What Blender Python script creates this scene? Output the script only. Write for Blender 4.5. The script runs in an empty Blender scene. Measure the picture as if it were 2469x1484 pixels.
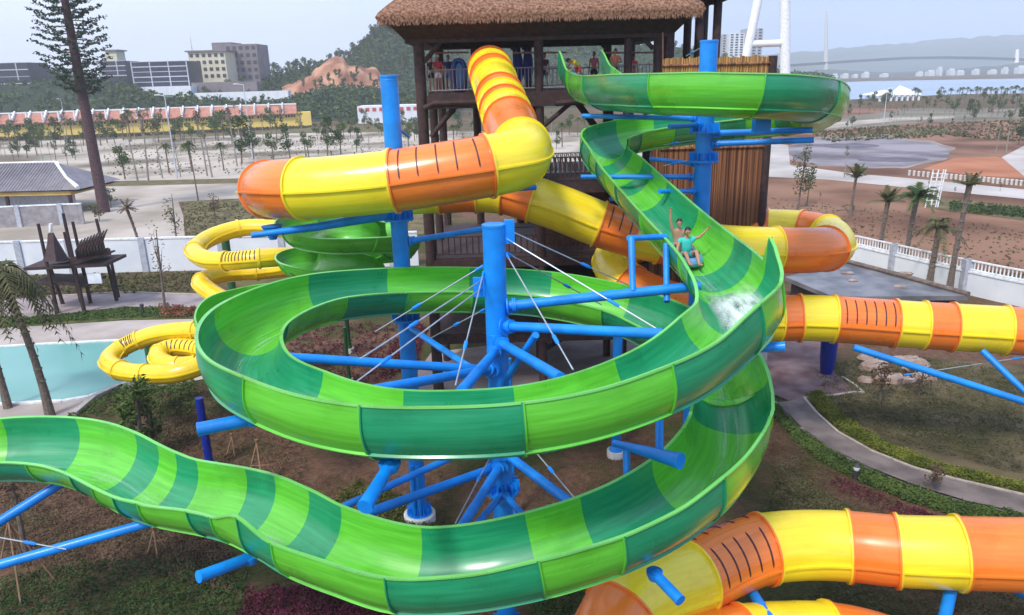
import bpy, bmesh, random
from math import *
from mathutils import Vector, Matrix, noise
random.seed(7)
# ---------------------------------------------------------------- camera
CAMH = 16.0; PITCH = radians(17.1); ROLL = .027; FPX = 1807.0; CXP = 1234.5; CYP = 742.0
_F = Vector((0, cos(PITCH), -sin(PITCH))); _R0 = Vector((1, 0, 0)); _U0 = Vector((0, sin(PITCH), cos(PITCH)))
_R = _R0*cos(ROLL) - _U0*sin(ROLL); _U = _U0*cos(ROLL) + _R0*sin(ROLL)
cam_data = bpy.data.cameras.new('camera'); cam = bpy.data.objects.new('camera', cam_data)
bpy.context.scene.collection.objects.link(cam)
cam_data.sensor_width = 36.0; cam_data.lens = 36.0*FPX/2469.0
cam_data.clip_start = .1; cam_data.clip_end = 12000
cam.matrix_world = Matrix(((_R.x, _U.x, -_F.x, 0), (_R.y, _U.y, -_F.y, 0), (_R.z, _U.z, -_F.z, CAMH), (0, 0, 0, 1)))
SC = bpy.context.scene; SC.camera = cam
# ---------------------------------------------------------------- world, sun, exposure
SUN_EL = radians(52); SUN_AZ = radians(-150)      # azimuth clockwise from +Y (behind the camera, to its left)
w = bpy.data.worlds.new('World'); SC.world = w; w.use_nodes = True
nt = w.node_tree; nt.nodes.clear()
wo = nt.nodes.new('ShaderNodeOutputWorld'); bg = nt.nodes.new('ShaderNodeBackground')
sky = nt.nodes.new('ShaderNodeTexSky'); sky.sky_type = 'NISHITA'; sky.sun_disc = False
sky.sun_elevation = SUN_EL; sky.sun_rotation = SUN_AZ
sky.air_density = 1.0; sky.dust_density = 6.0; sky.ozone_density = 1.0; sky.altitude = 0
# thin high cloud: the sky of an overcast bright day is paler than the clear Nishita sky
mixw = nt.nodes.new('ShaderNodeMix'); mixw.data_type = 'RGBA'; mixw.inputs[0].default_value = .85
geo = nt.nodes.new('ShaderNodeTexCoord'); sepw = nt.nodes.new('ShaderNodeSeparateXYZ')
rampw = nt.nodes.new('ShaderNodeValToRGB'); rampw.color_ramp.elements[0].position = .18; rampw.color_ramp.elements[1].position = .78
rampw.color_ramp.elements[0].color = (12.5, 13.4, 14.4, 1); rampw.color_ramp.elements[1].color = (4.7, 6.7, 11.2, 1)
mapx = nt.nodes.new('ShaderNodeMapRange'); mapx.inputs[1].default_value = -1; mapx.inputs[2].default_value = 1
nt.links.new(geo.outputs['Generated'], sepw.inputs[0]); nt.links.new(sepw.outputs[0], mapx.inputs[0])
nsw = nt.nodes.new('ShaderNodeTexNoise'); nsw.inputs['Scale'].default_value = 2.2; nsw.inputs['Detail'].default_value = 5
addw = nt.nodes.new('ShaderNodeMath'); addw.operation = 'MULTIPLY_ADD'; addw.inputs[1].default_value = .22
nt.links.new(geo.outputs['Generated'], nsw.inputs['Vector']); nt.links.new(nsw.outputs[0], addw.inputs[0]); nt.links.new(mapx.outputs[0], addw.inputs[2])
nt.links.new(addw.outputs[0], rampw.inputs[0])
nt.links.new(sky.outputs[0], mixw.inputs[6]); nt.links.new(rampw.outputs[0], mixw.inputs[7])
nt.links.new(mixw.outputs[2], bg.inputs[0]); bg.inputs[1].default_value = .1
nt.links.new(bg.outputs[0], wo.inputs[0])
sun_d = bpy.data.lights.new('sun', 'SUN'); sun_d.energy = 2.5; sun_d.angle = radians(9); sun_d.color = (1, .95, .88)
sun = bpy.data.objects.new('sun', sun_d); SC.collection.objects.link(sun)
_sd = Vector((sin(SUN_AZ)*cos(SUN_EL), cos(SUN_AZ)*cos(SUN_EL), sin(SUN_EL)))
sun.rotation_euler = _sd.to_track_quat('Z', 'Y').to_euler(); sun.location = _sd*60
SC.view_settings.view_transform = 'Standard'; SC.view_settings.look = 'None'; SC.view_settings.exposure = 0.3
SC.cycles.max_bounces = 6; SC.cycles.volume_bounces = 2; SC.cycles.volume_step_rate = 10
# ---------------------------------------------------------------- picture <-> place
def P(x, y, d):
    return Vector((0, 0, CAMH)) + d*(_F + (x-CXP)/FPX*_R - (y-CYP)/FPX*_U)
def G(x, y, z=0.0):
    a = P(x, y, 1) - Vector((0, 0, CAMH)); k = (z-CAMH)/a.z
    return Vector((a.x*k, a.y*k, z))
def PR(p):
    q = Vector(p)-Vector((0, 0, CAMH)); d = q.dot(_F); return CXP+FPX*q.dot(_R)/d, CYP-FPX*q.dot(_U)/d, d
def cyl(x, y, c, R, far):
    a = P(x, y, 1)-Vector((0, 0, CAMH))
    e = (6.1/5.7) if isinstance(R, tuple) else 1.0; rr = R[0] if isinstance(R, tuple) else R
    A = a.x**2+(a.y*e)**2; B = -(a.x*c[0]+a.y*c[1]*e*e); C = c[0]**2+(c[1]*e)**2-rr*rr; D = sqrt(max(0, B*B-A*C))
    k = (-B+(D if far else -D))/A
    return Vector((a.x*k, a.y*k, CAMH+a.z*k))
def ydist(x, y, Y):
    a = P(x, y, 1)-Vector((0, 0, CAMH)); k = Y/a.y
    return Vector((a.x*k, Y, CAMH+a.z*k))
def colpt(c, y):
    lo, hi = -3, 20
    for _ in range(40):
        m = (lo+hi)/2
        if PR((c[0], c[1], m))[1] > y: lo = m
        else: hi = m
    return Vector((c[0], c[1], m))
def hpx(x, y, ytop):
    """height of an upright thing based at pixel (x,y) whose top shows at row ytop"""
    g = G(x, y); lo, hi = 0, 60
    for _ in range(40):
        m = (lo+hi)/2
        if PR((g.x, g.y, m))[1] > ytop: lo = m
        else: hi = m
    return m
# ---------------------------------------------------------------- materials
MATS = {}
def mat(name, col, rough=.6, metal=0, var=.15, scale=3, spec=.5, coat=0, detail=4, bump=0, bscale=20, col2=None, streak=None, trans=0, coord='Object', ramp=(.35, .65)):
    if name in MATS: return MATS[name]
    m = bpy.data.materials.new(name); m.use_nodes = True; t = m.node_tree; b = t.nodes['Principled BSDF']
    b.inputs['Roughness'].default_value = rough; b.inputs['Metallic'].default_value = metal
    b.inputs['Specular IOR Level'].default_value = spec; b.inputs['Coat Weight'].default_value = coat; b.inputs['Coat Roughness'].default_value = .12
    tc = t.nodes.new('ShaderNodeTexCoord'); n = t.nodes.new('ShaderNodeTexNoise'); n.inputs['Scale'].default_value = scale; n.inputs['Detail'].default_value = detail
    src = tc.outputs[coord]
    if streak:
        mp = t.nodes.new('ShaderNodeMapping'); mp.inputs['Scale'].default_value = streak
        src = tc.outputs['UV'] if coord == 'UV' else src
        t.links.new(src, mp.inputs[0]); src = mp.outputs[0]
    t.links.new(src, n.inputs['Vector'])
    r = t.nodes.new('ShaderNodeValToRGB'); r.color_ramp.elements[0].position = ramp[0]; r.color_ramp.elements[1].position = ramp[1]
    c2 = col2 if col2 else tuple(min(1, c*(1+var)) for c in col); c1 = col if col2 else tuple(c*(1-var) for c in col)
    r.color_ramp.elements[0].color = (*c1, 1); r.color_ramp.elements[1].color = (*c2, 1)
    t.links.new(n.outputs[0], r.inputs[0]); t.links.new(r.outputs[0], b.inputs['Base Color'])
    if bump:
        n2 = t.nodes.new('ShaderNodeTexNoise'); n2.inputs['Scale'].default_value = bscale; n2.inputs['Detail'].default_value = 3
        t.links.new(src, n2.inputs['Vector'])
        bp = t.nodes.new('ShaderNodeBump'); bp.inputs['Strength'].default_value = bump; bp.inputs['Distance'].default_value = .05
        t.links.new(n2.outputs[0], bp.inputs['Height']); t.links.new(bp.outputs[0], b.inputs['Normal'])
    MATS[name] = m; m.diffuse_color = (*col, 1)
    return m
def fibre(name, col, rough=.28, dk=.8, dirt=(.78, .75, .70)):
    """gel-coated fibreglass: fine streaks along the run, dull scuffs, thin water marks"""
    if name in MATS: return MATS[name]
    m = bpy.data.materials.new(name); m.use_nodes = True; t = m.node_tree; b = t.nodes['Principled BSDF']
    L = t.links.new; N = t.nodes.new
    uv = N('ShaderNodeUVMap'); mp = N('ShaderNodeMapping'); mp.inputs['Scale'].default_value = (.35, 9, 1); L(uv.outputs[0], mp.inputs[0])
    n = N('ShaderNodeTexNoise'); n.inputs['Scale'].default_value = 1.4; n.inputs['Detail'].default_value = 6; n.inputs['Roughness'].default_value = .65; L(mp.outputs[0], n.inputs['Vector'])
    tc = N('ShaderNodeTexCoord'); n2 = N('ShaderNodeTexNoise'); n2.inputs['Scale'].default_value = .8; n2.inputs['Detail'].default_value = 6; L(tc.outputs['Object'], n2.inputs['Vector'])
    r = N('ShaderNodeValToRGB'); r.color_ramp.elements[0].position = .34; r.color_ramp.elements[1].position = .7
    r.color_ramp.elements[0].color = (*[c*dk for c in col], 1); r.color_ramp.elements[1].color = (*[min(1, c*1.12+.02) for c in col], 1)
    L(n.outputs[0], r.inputs[0])
    mx = N('ShaderNodeMix'); mx.data_type = 'RGBA'; mx.blend_type = 'MULTIPLY'; mx.inputs[0].default_value = 1
    r2 = N('ShaderNodeValToRGB'); r2.color_ramp.elements[0].position = .28; r2.color_ramp.elements[1].position = .5
    r2.color_ramp.elements[0].color = (*dirt, 1); r2.color_ramp.elements[1].color = (1, 1, 1, 1)
    L(n2.outputs[0], r2.inputs[0]); L(r.outputs[0], mx.inputs[6]); L(r2.outputs[0], mx.inputs[7]); L(mx.outputs[2], b.inputs['Base Color'])
    mr = N('ShaderNodeMapRange'); mr.inputs[1].default_value = .3; mr.inputs[2].default_value = .7; mr.inputs[3].default_value = rough-.08; mr.inputs[4].default_value = rough+.18
    L(n2.outputs[0], mr.inputs[0]); L(mr.outputs[0], b.inputs['Roughness'])
    b.inputs['Specular IOR Level'].default_value = .5; b.inputs['Coat Weight'].default_value = .35; b.inputs['Coat Roughness'].default_value = .15
    bp = N('ShaderNodeBump'); bp.inputs['Strength'].default_value = .12; bp.inputs['Distance'].default_value = .02; L(n2.outputs[0], bp.inputs['Height']); L(bp.outputs[0], b.inputs['Normal'])
    MATS[name] = m; return m
LG = fibre('light_green_fibreglass', (.115, .56, .03)); DG = fibre('emerald_fibreglass', (.004, .30, .12))
MG = fibre('grass_green_fibreglass', (.12, .55, .045))
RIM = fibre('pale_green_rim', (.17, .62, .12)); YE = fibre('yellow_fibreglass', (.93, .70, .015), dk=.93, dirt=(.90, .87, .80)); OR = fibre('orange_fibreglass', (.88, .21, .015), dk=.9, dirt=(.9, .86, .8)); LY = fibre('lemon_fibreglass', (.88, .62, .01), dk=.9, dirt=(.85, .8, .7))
BL = mat('blue_painted_steel', (.002, .24, .78), .42, var=.18, scale=1.6, coat=.1, detail=8, bump=.15, bscale=9)
_t = BL.node_tree; _n = _t.nodes.new('ShaderNodeTexNoise'); _n.inputs['Scale'].default_value = 4.5; _n.inputs['Detail'].default_value = 10; _n.inputs['Roughness'].default_value = .75
_c = _t.nodes.new('ShaderNodeTexCoord'); _m = _t.nodes.new('ShaderNodeMapping'); _m.inputs['Scale'].default_value = (1, 1, .35); _t.links.new(_c.outputs['Object'], _m.inputs[0]); _t.links.new(_m.outputs[0], _n.inputs[0])
_r = _t.nodes.new('ShaderNodeValToRGB'); _r.color_ramp.elements[0].position = .63; _r.color_ramp.elements[1].position = .72; _r.color_ramp.elements[0].color = (0, 0, 0, 1); _r.color_ramp.elements[1].color = (.75, .75, .75, 1); _t.links.new(_n.outputs[0], _r.inputs[0])
_x = _t.nodes.new('ShaderNodeMix'); _x.data_type = 'RGBA'; _x.inputs[7].default_value = (.10, .07, .06, 1); _b = _t.nodes['Principled BSDF']; _src = _b.inputs['Base Color'].links[0].from_socket
_t.links.new(_r.outputs[0], _x.inputs[0]); _t.links.new(_src, _x.inputs[6]); _t.links.new(_x.outputs[2], _b.inputs['Base Color'])
DB = mat('dark_blue_painted_steel', (.003, .02, .25), .4)
GAP = mat('dark_slot', (.06, .01, .02), .5)
WOOD = mat('dark_stained_timber', (.045, .022, .024), .75, var=.35, scale=4, bump=.3)
WOOD2 = mat('reddish_timber', (.10, .035, .022), .75, var=.35, scale=3, bump=.3)
CONC = mat('white_concrete', (.62, .61, .58), .85, var=.12, scale=3)
STEEL = mat('galvanised_cable', (.45, .5, .55), .4, .6)
# ---------------------------------------------------------------- mesh builder
class MB:
    def __init__(s): s.v = []; s.f = []; s.m = []; s.uv = []
    def add(s, vs, fs, mi=0, uvs=None):
        o = len(s.v); s.v += [Vector(v) for v in vs]
        for i, f in enumerate(fs):
            s.f.append([o+k for k in f]); s.m.append(mi[i] if isinstance(mi, list) else mi)
            s.uv.append(uvs[i] if uvs else None)
        return s
    def box(s, c, size, rz=0, mi=0, M=None):
        x, y, z = [k/2 for k in size]; R = M if M else Matrix.Rotation(rz, 3, 'Z'); c = Vector(c)
        vs = [c+R@Vector((a*x, b*y, d*z)) for a in (-1, 1) for b in (-1, 1) for d in (-1, 1)]
        return s.add(vs, [(0, 1, 3, 2), (4, 6, 7, 5), (0, 4, 5, 1), (2, 3, 7, 6), (0, 2, 6, 4), (1, 5, 7, 3)], mi)
    def tube(s, pts, r, n=12, mi=0, cap=True, closed=False):
        pts = [Vector(p) for p in pts]; rs = r if isinstance(r, (list, tuple)) else [r]*len(pts)
        vs = []; up = None
        for i, p in enumerate(pts):
            t = (pts[min(i+1, len(pts)-1)]-pts[max(i-1, 0)]).normalized()
            if up is None: up = Vector((0, 0, 1)) if abs(t.z) < .9 else Vector((1, 0, 0))
            a = t.cross(up).normalized(); up = a.cross(t).normalized()
            vs += [p+rs[i]*(cos(2*pi*k/n)*a+sin(2*pi*k/n)*up) for k in range(n)]
        fs = [(i*n+k, i*n+(k+1) % n, (i+1)*n+(k+1) % n, (i+1)*n+k) for i in range(len(pts)-1) for k in range(n)]
        if cap: fs += [tuple(range(n)), tuple(reversed([(len(pts)-1)*n+k for k in range(n)]))]
        return s.add(vs, fs, mi)
    def beam(s, a, b, w, h=None, mi=0):
        a = Vector(a); b = Vector(b); h = h or w; t = (b-a).normalized(); up = Vector((0, 0, 1)) if abs(t.z) < .95 else Vector((0, 1, 0))
        x = t.cross(up).normalized(); y = x.cross(t)
        vs = [q+x*(i*w/2)+y*(j*h/2) for q in (a, b) for i, j in ((-1, -1), (1, -1), (1, 1), (-1, 1))]
        return s.add(vs, [(3, 2, 1, 0), (4, 5, 6, 7), (0, 1, 5, 4), (1, 2, 6, 5), (2, 3, 7, 6), (3, 0, 4, 7)], mi)
    def lathe(s, c, prof, n=20, mi=0, cap=True):
        c = Vector(c); vs = [c+Vector((r*cos(2*pi*k/n), r*sin(2*pi*k/n), z)) for r, z in prof for k in range(n)]
        fs = [(i*n+k, i*n+(k+1) % n, (i+1)*n+(k+1) % n, (i+1)*n+k) for i in range(len(prof)-1) for k in range(n)]
        if cap: fs += [tuple(reversed(range(n))), tuple((len(prof)-1)*n+k for k in range(n))]
        return s.add(vs, fs, mi)
    def blob(s, c, r, mi=0, n=8, m=6, jit=0):
        c = Vector(c); r = Vector(r) if not isinstance(r, (int, float)) else Vector((r, r, r))
        vs = []
        for i in range(m+1):
            for k in range(n):
                th = pi*i/m; ph = 2*pi*k/n; j = 1+random.uniform(-jit, jit)
                vs.append(c+Vector((r.x*sin(th)*cos(ph), r.y*sin(th)*sin(ph), r.z*cos(th)))*j if not jit else c+Vector((r.x*sin(th)*cos(ph)*j, r.y*sin(th)*sin(ph)*j, r.z*cos(th)*j)))
        fs = [(i*n+k, (i+1)*n+k, (i+1)*n+(k+1) % n, i*n+(k+1) % n) for i in range(m) for k in range(n)]
        return s.add(vs, fs, mi)
    def build(s, name, mats, parent=None, smooth=35):
        me = bpy.data.meshes.new(name); off = Vector(parent.location) if parent is not None and parent.get('_w') else Vector((0, 0, 0))
        if parent is not None and parent.parent is not None: off = Vector((0, 0, 0))
        if parent is not None and parent.get('_o') is not None: off = Vector(parent['_o'])
        me.from_pydata([v-off for v in s.v], [], s.f)
        for m in (mats if isinstance(mats, (list, tuple)) else [mats]): me.materials.append(m)
        me.polygons.foreach_set('material_index', s.m)
        if any(u is not None for u in s.uv):
            ul = me.uv_layers.new(name='UVMap'); i = 0; data = []
            for f, u in zip(s.f, s.uv):
                for k in range(len(f)): data += list(u[k]) if u else [0, 0]
            ul.data.foreach_set('uv', data)
        me.validate(); me.update()
        if smooth:
            me.polygons.foreach_set('use_smooth', [True]*len(me.polygons)); me.set_sharp_from_angle(angle=radians(smooth))
        o = bpy.data.objects.new(name, me); SC.collection.objects.link(o)
        if parent is not None: o.parent = parent; o['_o'] = list(off)
        return o
def thing(name, loc, label, cat, group=None, rz=0):
    """an Empty at the thing's base; parts are given in world coordinates (when _o is set) """
    o = bpy.data.objects.new(name, None); SC.collection.objects.link(o); o.location = loc; o.rotation_euler = (0, 0, rz)
    o.empty_display_size = .3
    o['label'] = label; o['category'] = cat; o['_o'] = list(Vector(loc))
    if group: o['group'] = group
    return o
def tag(o, label, cat, group=None):
    o['label'] = label; o['category'] = cat
    if group: o['group'] = group
    return o
def struct(o, label=None, cat=None, kind='structure'):
    o['kind'] = kind
    if label: o['label'] = label
    if cat: o['category'] = cat
    return o
def copytree(o, loc, rz=0, s=1, label=None):
    c = o.copy(); SC.collection.objects.link(c); c.location = loc; c.rotation_euler = (0, 0, rz); c.scale = (s, s, s) if isinstance(s, (int, float)) else s
    if label: c['label'] = label
    for ch in o.children:
        d = ch.copy(); SC.collection.objects.link(d); d.parent = c
        for g in ch.children:
            e = g.copy(); SC.collection.objects.link(e); e.parent = d
    return c
# ---------------------------------------------------------------- slide sweeping
def catmull(pts, i, t):
    p0 = pts[max(i-1, 0)]; p1 = pts[i]; p2 = pts[i+1]; p3 = pts[min(i+2, len(pts)-1)]
    if i == 0: p0 = p1*2-p2
    if i+2 >= len(pts): p3 = p2*2-p1
    def k(a, b): return max(1e-4, (b-a).length**.5)
    t0 = 0; t1 = t0+k(p0, p1); t2 = t1+k(p1, p2); t3 = t2+k(p2, p3); T = t1+(t2-t1)*t
    A1 = p0*((t1-T)/(t1-t0))+p1*((T-t0)/(t1-t0)); A2 = p1*((t2-T)/(t2-t1))+p2*((T-t1)/(t2-t1)); A3 = p2*((t3-T)/(t3-t2))+p3*((T-t2)/(t3-t2))
    B1 = A1*((t2-T)/(t2-t0))+A2*((T-t0)/(t2-t0)); B2 = A2*((t3-T)/(t3-t1))+A3*((T-t1)/(t3-t1))
    return B1*((t2-T)/(t2-t1))+B2*((T-t1)/(t2-t1))
def smoothz(pts, n, lo, hi):
    for _ in range(n):
        q = [p.copy() for p in pts]
        for i in range(max(1, lo), min(len(pts)-1, hi)): pts[i].z = (q[i-1].z+2*q[i].z+q[i+1].z)/4
def run(ctrl, step=.22):
    """ctrl: dict(p, bank, eL, eR, joint colour); yields per-section rows of (pos, t, side, up, bank-applied, eL, eR, s)"""
    pts = [c['p'] for c in ctrl]; rows = []; s = 0
    for i in range(len(pts)-1):
        L = (pts[i+1]-pts[i]).length; n = max(2, int(L/step))
        for k in range(n):
            t = k/n; rows.append((i+t, catmull(pts, i, t)))
    rows.append((len(pts)-1, pts[-1].copy()))
    out = []
    for j, (u, p) in enumerate(rows):
        a = rows[max(j-1, 0)][1]; b = rows[min(j+1, len(rows)-1)][1]; t = (b-a).normalized()
        side = t.cross(Vector((0, 0, 1))).normalized(); up = side.cross(t)
        i = min(int(u), len(ctrl)-2); f = u-i; e = f*f*(3-2*f)
        def L(k): return ctrl[i].get(k, 0)*(1-e)+ctrl[i+1].get(k, 0)*e
        eL, eR = L('eL'), L('eR')
        if 'sL' in ctrl[i]: eL = ctrl[i]['sL']*(1-e)+ctrl[i].get('tL', ctrl[i+1].get('eL', 0))*e
        bk = radians(L('bank')); S = side*cos(bk)-up*sin(bk); Uq = up*cos(bk)+side*sin(bk)
        if j: s += (p-rows[j-1][1]).length
        out.append((u, p, t, S, Uq, eL, eR, s))
    return out
def sections(ctrl):
    js = [i for i, c in enumerate(ctrl) if c.get('c')]; return [(js[k], js[k+1] if k+1 < len(js) else len(ctrl)-1, ctrl[js[k]]['c'], ctrl[js[k]].get('slots', 0)) for k in range(len(js))]
def grid(mb, rows, closed, mi, uvrows=None):
    n = len(rows[0]); base = [p for r in rows for p in r]; fs = []; uvs = []
    for i in range(len(rows)-1):
        for k in range(n if closed else n-1):
            k2 = (k+1) % n
            fs.append((i*n+k, i*n+k2, (i+1)*n+k2, (i+1)*n+k))
            if uvrows: uvs.append(((uvrows[i], k/8), (uvrows[i], (k+1)/8), (uvrows[i+1], (k+1)/8), (uvrows[i+1], k/8)))
    mb.add(base, fs, mi, uvs if uvrows else None)
def flume(root, ctrl, r, mats, th=.05, part='flume_section', rib=True):
    rows = run(ctrl)
    def prof(row, R, lip=0, inner=True):
        u, p, t, S, Uq, eL, eR, s = row; o = []
        o.append(p-S*R+Uq*eL)
        for k in range(17):
            ph = -pi/2+pi*k/16; o.append(p+R*(sin(ph)*S-cos(ph)*Uq))
        o.append(p+S*R+Uq*eR); return o
    for a, b, c, sl in sections(ctrl):
        rr = [q for q in rows if a-1e-6 <= q[0] <= b+1e-6]
        if len(rr) < 2: continue
        mb = MB(); us = [q[7] for q in rr]
        inn = [prof(q, r) for q in rr]; out = [prof(q, r+th) for q in rr]
        grid(mb, inn, False, 0, us); grid(mb, [list(reversed(x)) for x in out], False, 0, us)
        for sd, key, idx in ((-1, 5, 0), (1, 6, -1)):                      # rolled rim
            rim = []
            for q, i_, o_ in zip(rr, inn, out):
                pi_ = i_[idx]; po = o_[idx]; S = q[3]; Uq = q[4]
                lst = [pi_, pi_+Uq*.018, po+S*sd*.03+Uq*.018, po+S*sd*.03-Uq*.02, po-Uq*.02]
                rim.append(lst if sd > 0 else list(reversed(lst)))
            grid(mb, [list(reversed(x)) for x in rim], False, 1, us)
        if rib:
            for ph in (-.72, .72):                                          # bolted seam along the flank
                st = []
                for q in rr:
                    u, p, t, S, Uq, eL, eR, s = q
                    def pt(R, dp): return p+R*(sin(ph+dp)*S-cos(ph+dp)*Uq)
                    st.append([pt(r+th, -.03), pt(r+th+.055, -.02), pt(r+th+.055, .02), pt(r+th, .03)])
                grid(mb, st, False, 0, us)
        for e, sg in ((0, 1), (-1, -1)):                                    # end flanges
            q = rr[e]; t = q[2]*sg
            A = prof(q, r+th); B = prof((q[0], q[1], q[2], q[3], q[4], q[5]+.02, q[6]+.02, q[7]), r+th+.04)
            C = [x+t*.03 for x in B]; D = [x+t*.03 for x in A]
            rw = [A, B, C, D] if sg > 0 else [D, C, B, A]
            grid(mb, rw, False, 0)
            if a == 0 and e == 0 or b == len(ctrl)-1 and e == -1: pass
            I = prof(q, r); grid(mb, [I, A] if sg > 0 else [A, I], False, 0)
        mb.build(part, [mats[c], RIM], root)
    return rows
def tubeslide(root, ctrl, r, mats, part='tube_section', n=28, flange=.07, seam=True):
    rows = run(ctrl, .2)
    for a, b, c, sl in sections(ctrl):
        rr = [q for q in rows if a-1e-6 <= q[0] <= b+1e-6]
        if len(rr) < 2: continue
        mb = MB(); us = [q[7] for q in rr]
        def ring(q, R): return [q[1]+R*(sin(2*pi*k/n)*q[3]-cos(2*pi*k/n)*q[4]) for k in range(n)]
        grid(mb, [list(reversed(ring(q, r))) for q in rr], True, 0, us)
        grid(mb, [ring(q, r-.03) for q in rr], True, 0, us)
        if seam:
            for sd in (-1, 1):
                st = []
                for q in rr:
                    S = q[3]*sd; st.append([q[1]+S*(r-.01)-q[4]*.03, q[1]+S*(r+flange)-q[4]*.03, q[1]+S*(r+flange)+q[4]*.03, q[1]+S*(r-.01)+q[4]*.03])
                grid(mb, st if sd > 0 else [list(reversed(x)) for x in st], False, 0, us)
        for e, sg in ((0, 1), (-1, -1)):
            q = rr[e]; t = q[2]*sg
            A = ring(q, r-.03); B = ring(q, r+flange); C = [x+t*.055 for x in B]; D = [x+t*.055 for x in ring(q, r-.03)]
            rw = [A, B, C, D]
            grid(mb, [list(reversed(x)) for x in rw] if sg > 0 else rw, True, 0)
        if sl:                                                               # narrow light slots cut in the crown
            L0, L1 = us[0], us[-1]
            def at(s):
                for i in range(len(rr)-1):
                    if us[i+1] >= s: break
                f = (s-us[i])/max(1e-6, us[i+1]-us[i]); A, B = rr[i], rr[i+1]
                return A[1].lerp(B[1], f), A[2], A[3], A[4]
            for k in range(sl):
                s = L0+(L1-L0)*(k+.7)/(sl+.4)
                for sd in (1, -1):
                    st = []
                    p, t, S, Uq = at(s)
                    for j in range(15):
                        ph = radians(98+68*j/14); d = (sin(ph)*S*sd-cos(ph)*Uq)
                        w_ = .022 if 0 < j < 14 else .006
                        st.append([p+d*(r-.01)-t*w_, p+d*(r+.012)-t*w_, p+d*(r+.012)+t*w_, p+d*(r-.01)+t*w_])
                    grid(mb, st if sd < 0 else [list(reversed(x)) for x in st], False, 1)
        o = mb.build(part, [mats[c], GAP], root)
        if sl: o['label'] = 'section with a row of dark curved slots'
    return rows
def foam(name, lo, hi, sc, amax, edge=True):
    m = bpy.data.materials.new(name); m.use_nodes = True; t = m.node_tree; b = t.nodes['Principled BSDF']; N = t.nodes.new; L = t.links.new
    b.inputs['Base Color'].default_value = (.80, .90, .88, 1); b.inputs['Roughness'].default_value = .12
    uv = N('ShaderNodeUVMap'); mp = N('ShaderNodeMapping'); mp.inputs['Scale'].default_value = sc; L(uv.outputs[0], mp.inputs[0])
    n = N('ShaderNodeTexNoise'); n.inputs['Scale'].default_value = 1.5; n.inputs['Detail'].default_value = 8; n.inputs['Roughness'].default_value = .6; L(mp.outputs[0], n.inputs['Vector'])
    mr = N('ShaderNodeMapRange'); mr.inputs[1].default_value = lo; mr.inputs[2].default_value = hi; mr.inputs[3].default_value = 0; mr.inputs[4].default_value = amax; L(n.outputs[0], mr.inputs[0])
    sp = N('ShaderNodeSeparateXYZ'); L(uv.outputs[0], sp.inputs[0])
    pw = N('ShaderNodeMath'); pw.operation = 'PINGPONG'; pw.inputs[1].default_value = .5; L(sp.outputs[1], pw.inputs[0])
    m2 = N('ShaderNodeMapRange'); m2.inputs[1].default_value = 0; m2.inputs[2].default_value = .35; L(pw.outputs[0], m2.inputs[0])
    mu = N('ShaderNodeMath'); mu.operation = 'MULTIPLY'; L(mr.outputs[0], mu.inputs[0]); L(m2.outputs[0], mu.inputs[1])
    if not edge:
        p2 = N('ShaderNodeMath'); p2.operation = 'PINGPONG'; p2.inputs[1].default_value = .5; L(sp.outputs[0], p2.inputs[0])
        m3 = N('ShaderNodeMapRange'); m3.inputs[1].default_value = 0; m3.inputs[2].default_value = .4; L(p2.outputs[0], m3.inputs[0])
        m4 = N('ShaderNodeMath'); m4.operation = 'MULTIPLY'; L(mu.outputs[0], m4.inputs[0]); L(m3.outputs[0], m4.inputs[1]); mu = m4
    L(mu.outputs[0], b.inputs['Alpha']); return m
# ================================================================ support columns (plan positions)
C0 = (-.41, 18.58); CR0 = .29
C1 = tuple(G(1013, 1255)[:2]); C2 = (6.87, 26.67)
HR = (6.1, 5.7); HC = (-.62, 18.38)
def A_(az, z): return Vector((HC[0]+HR[0]*cos(radians(az)), HC[1]+HR[1]*sin(radians(az)), z))
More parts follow.
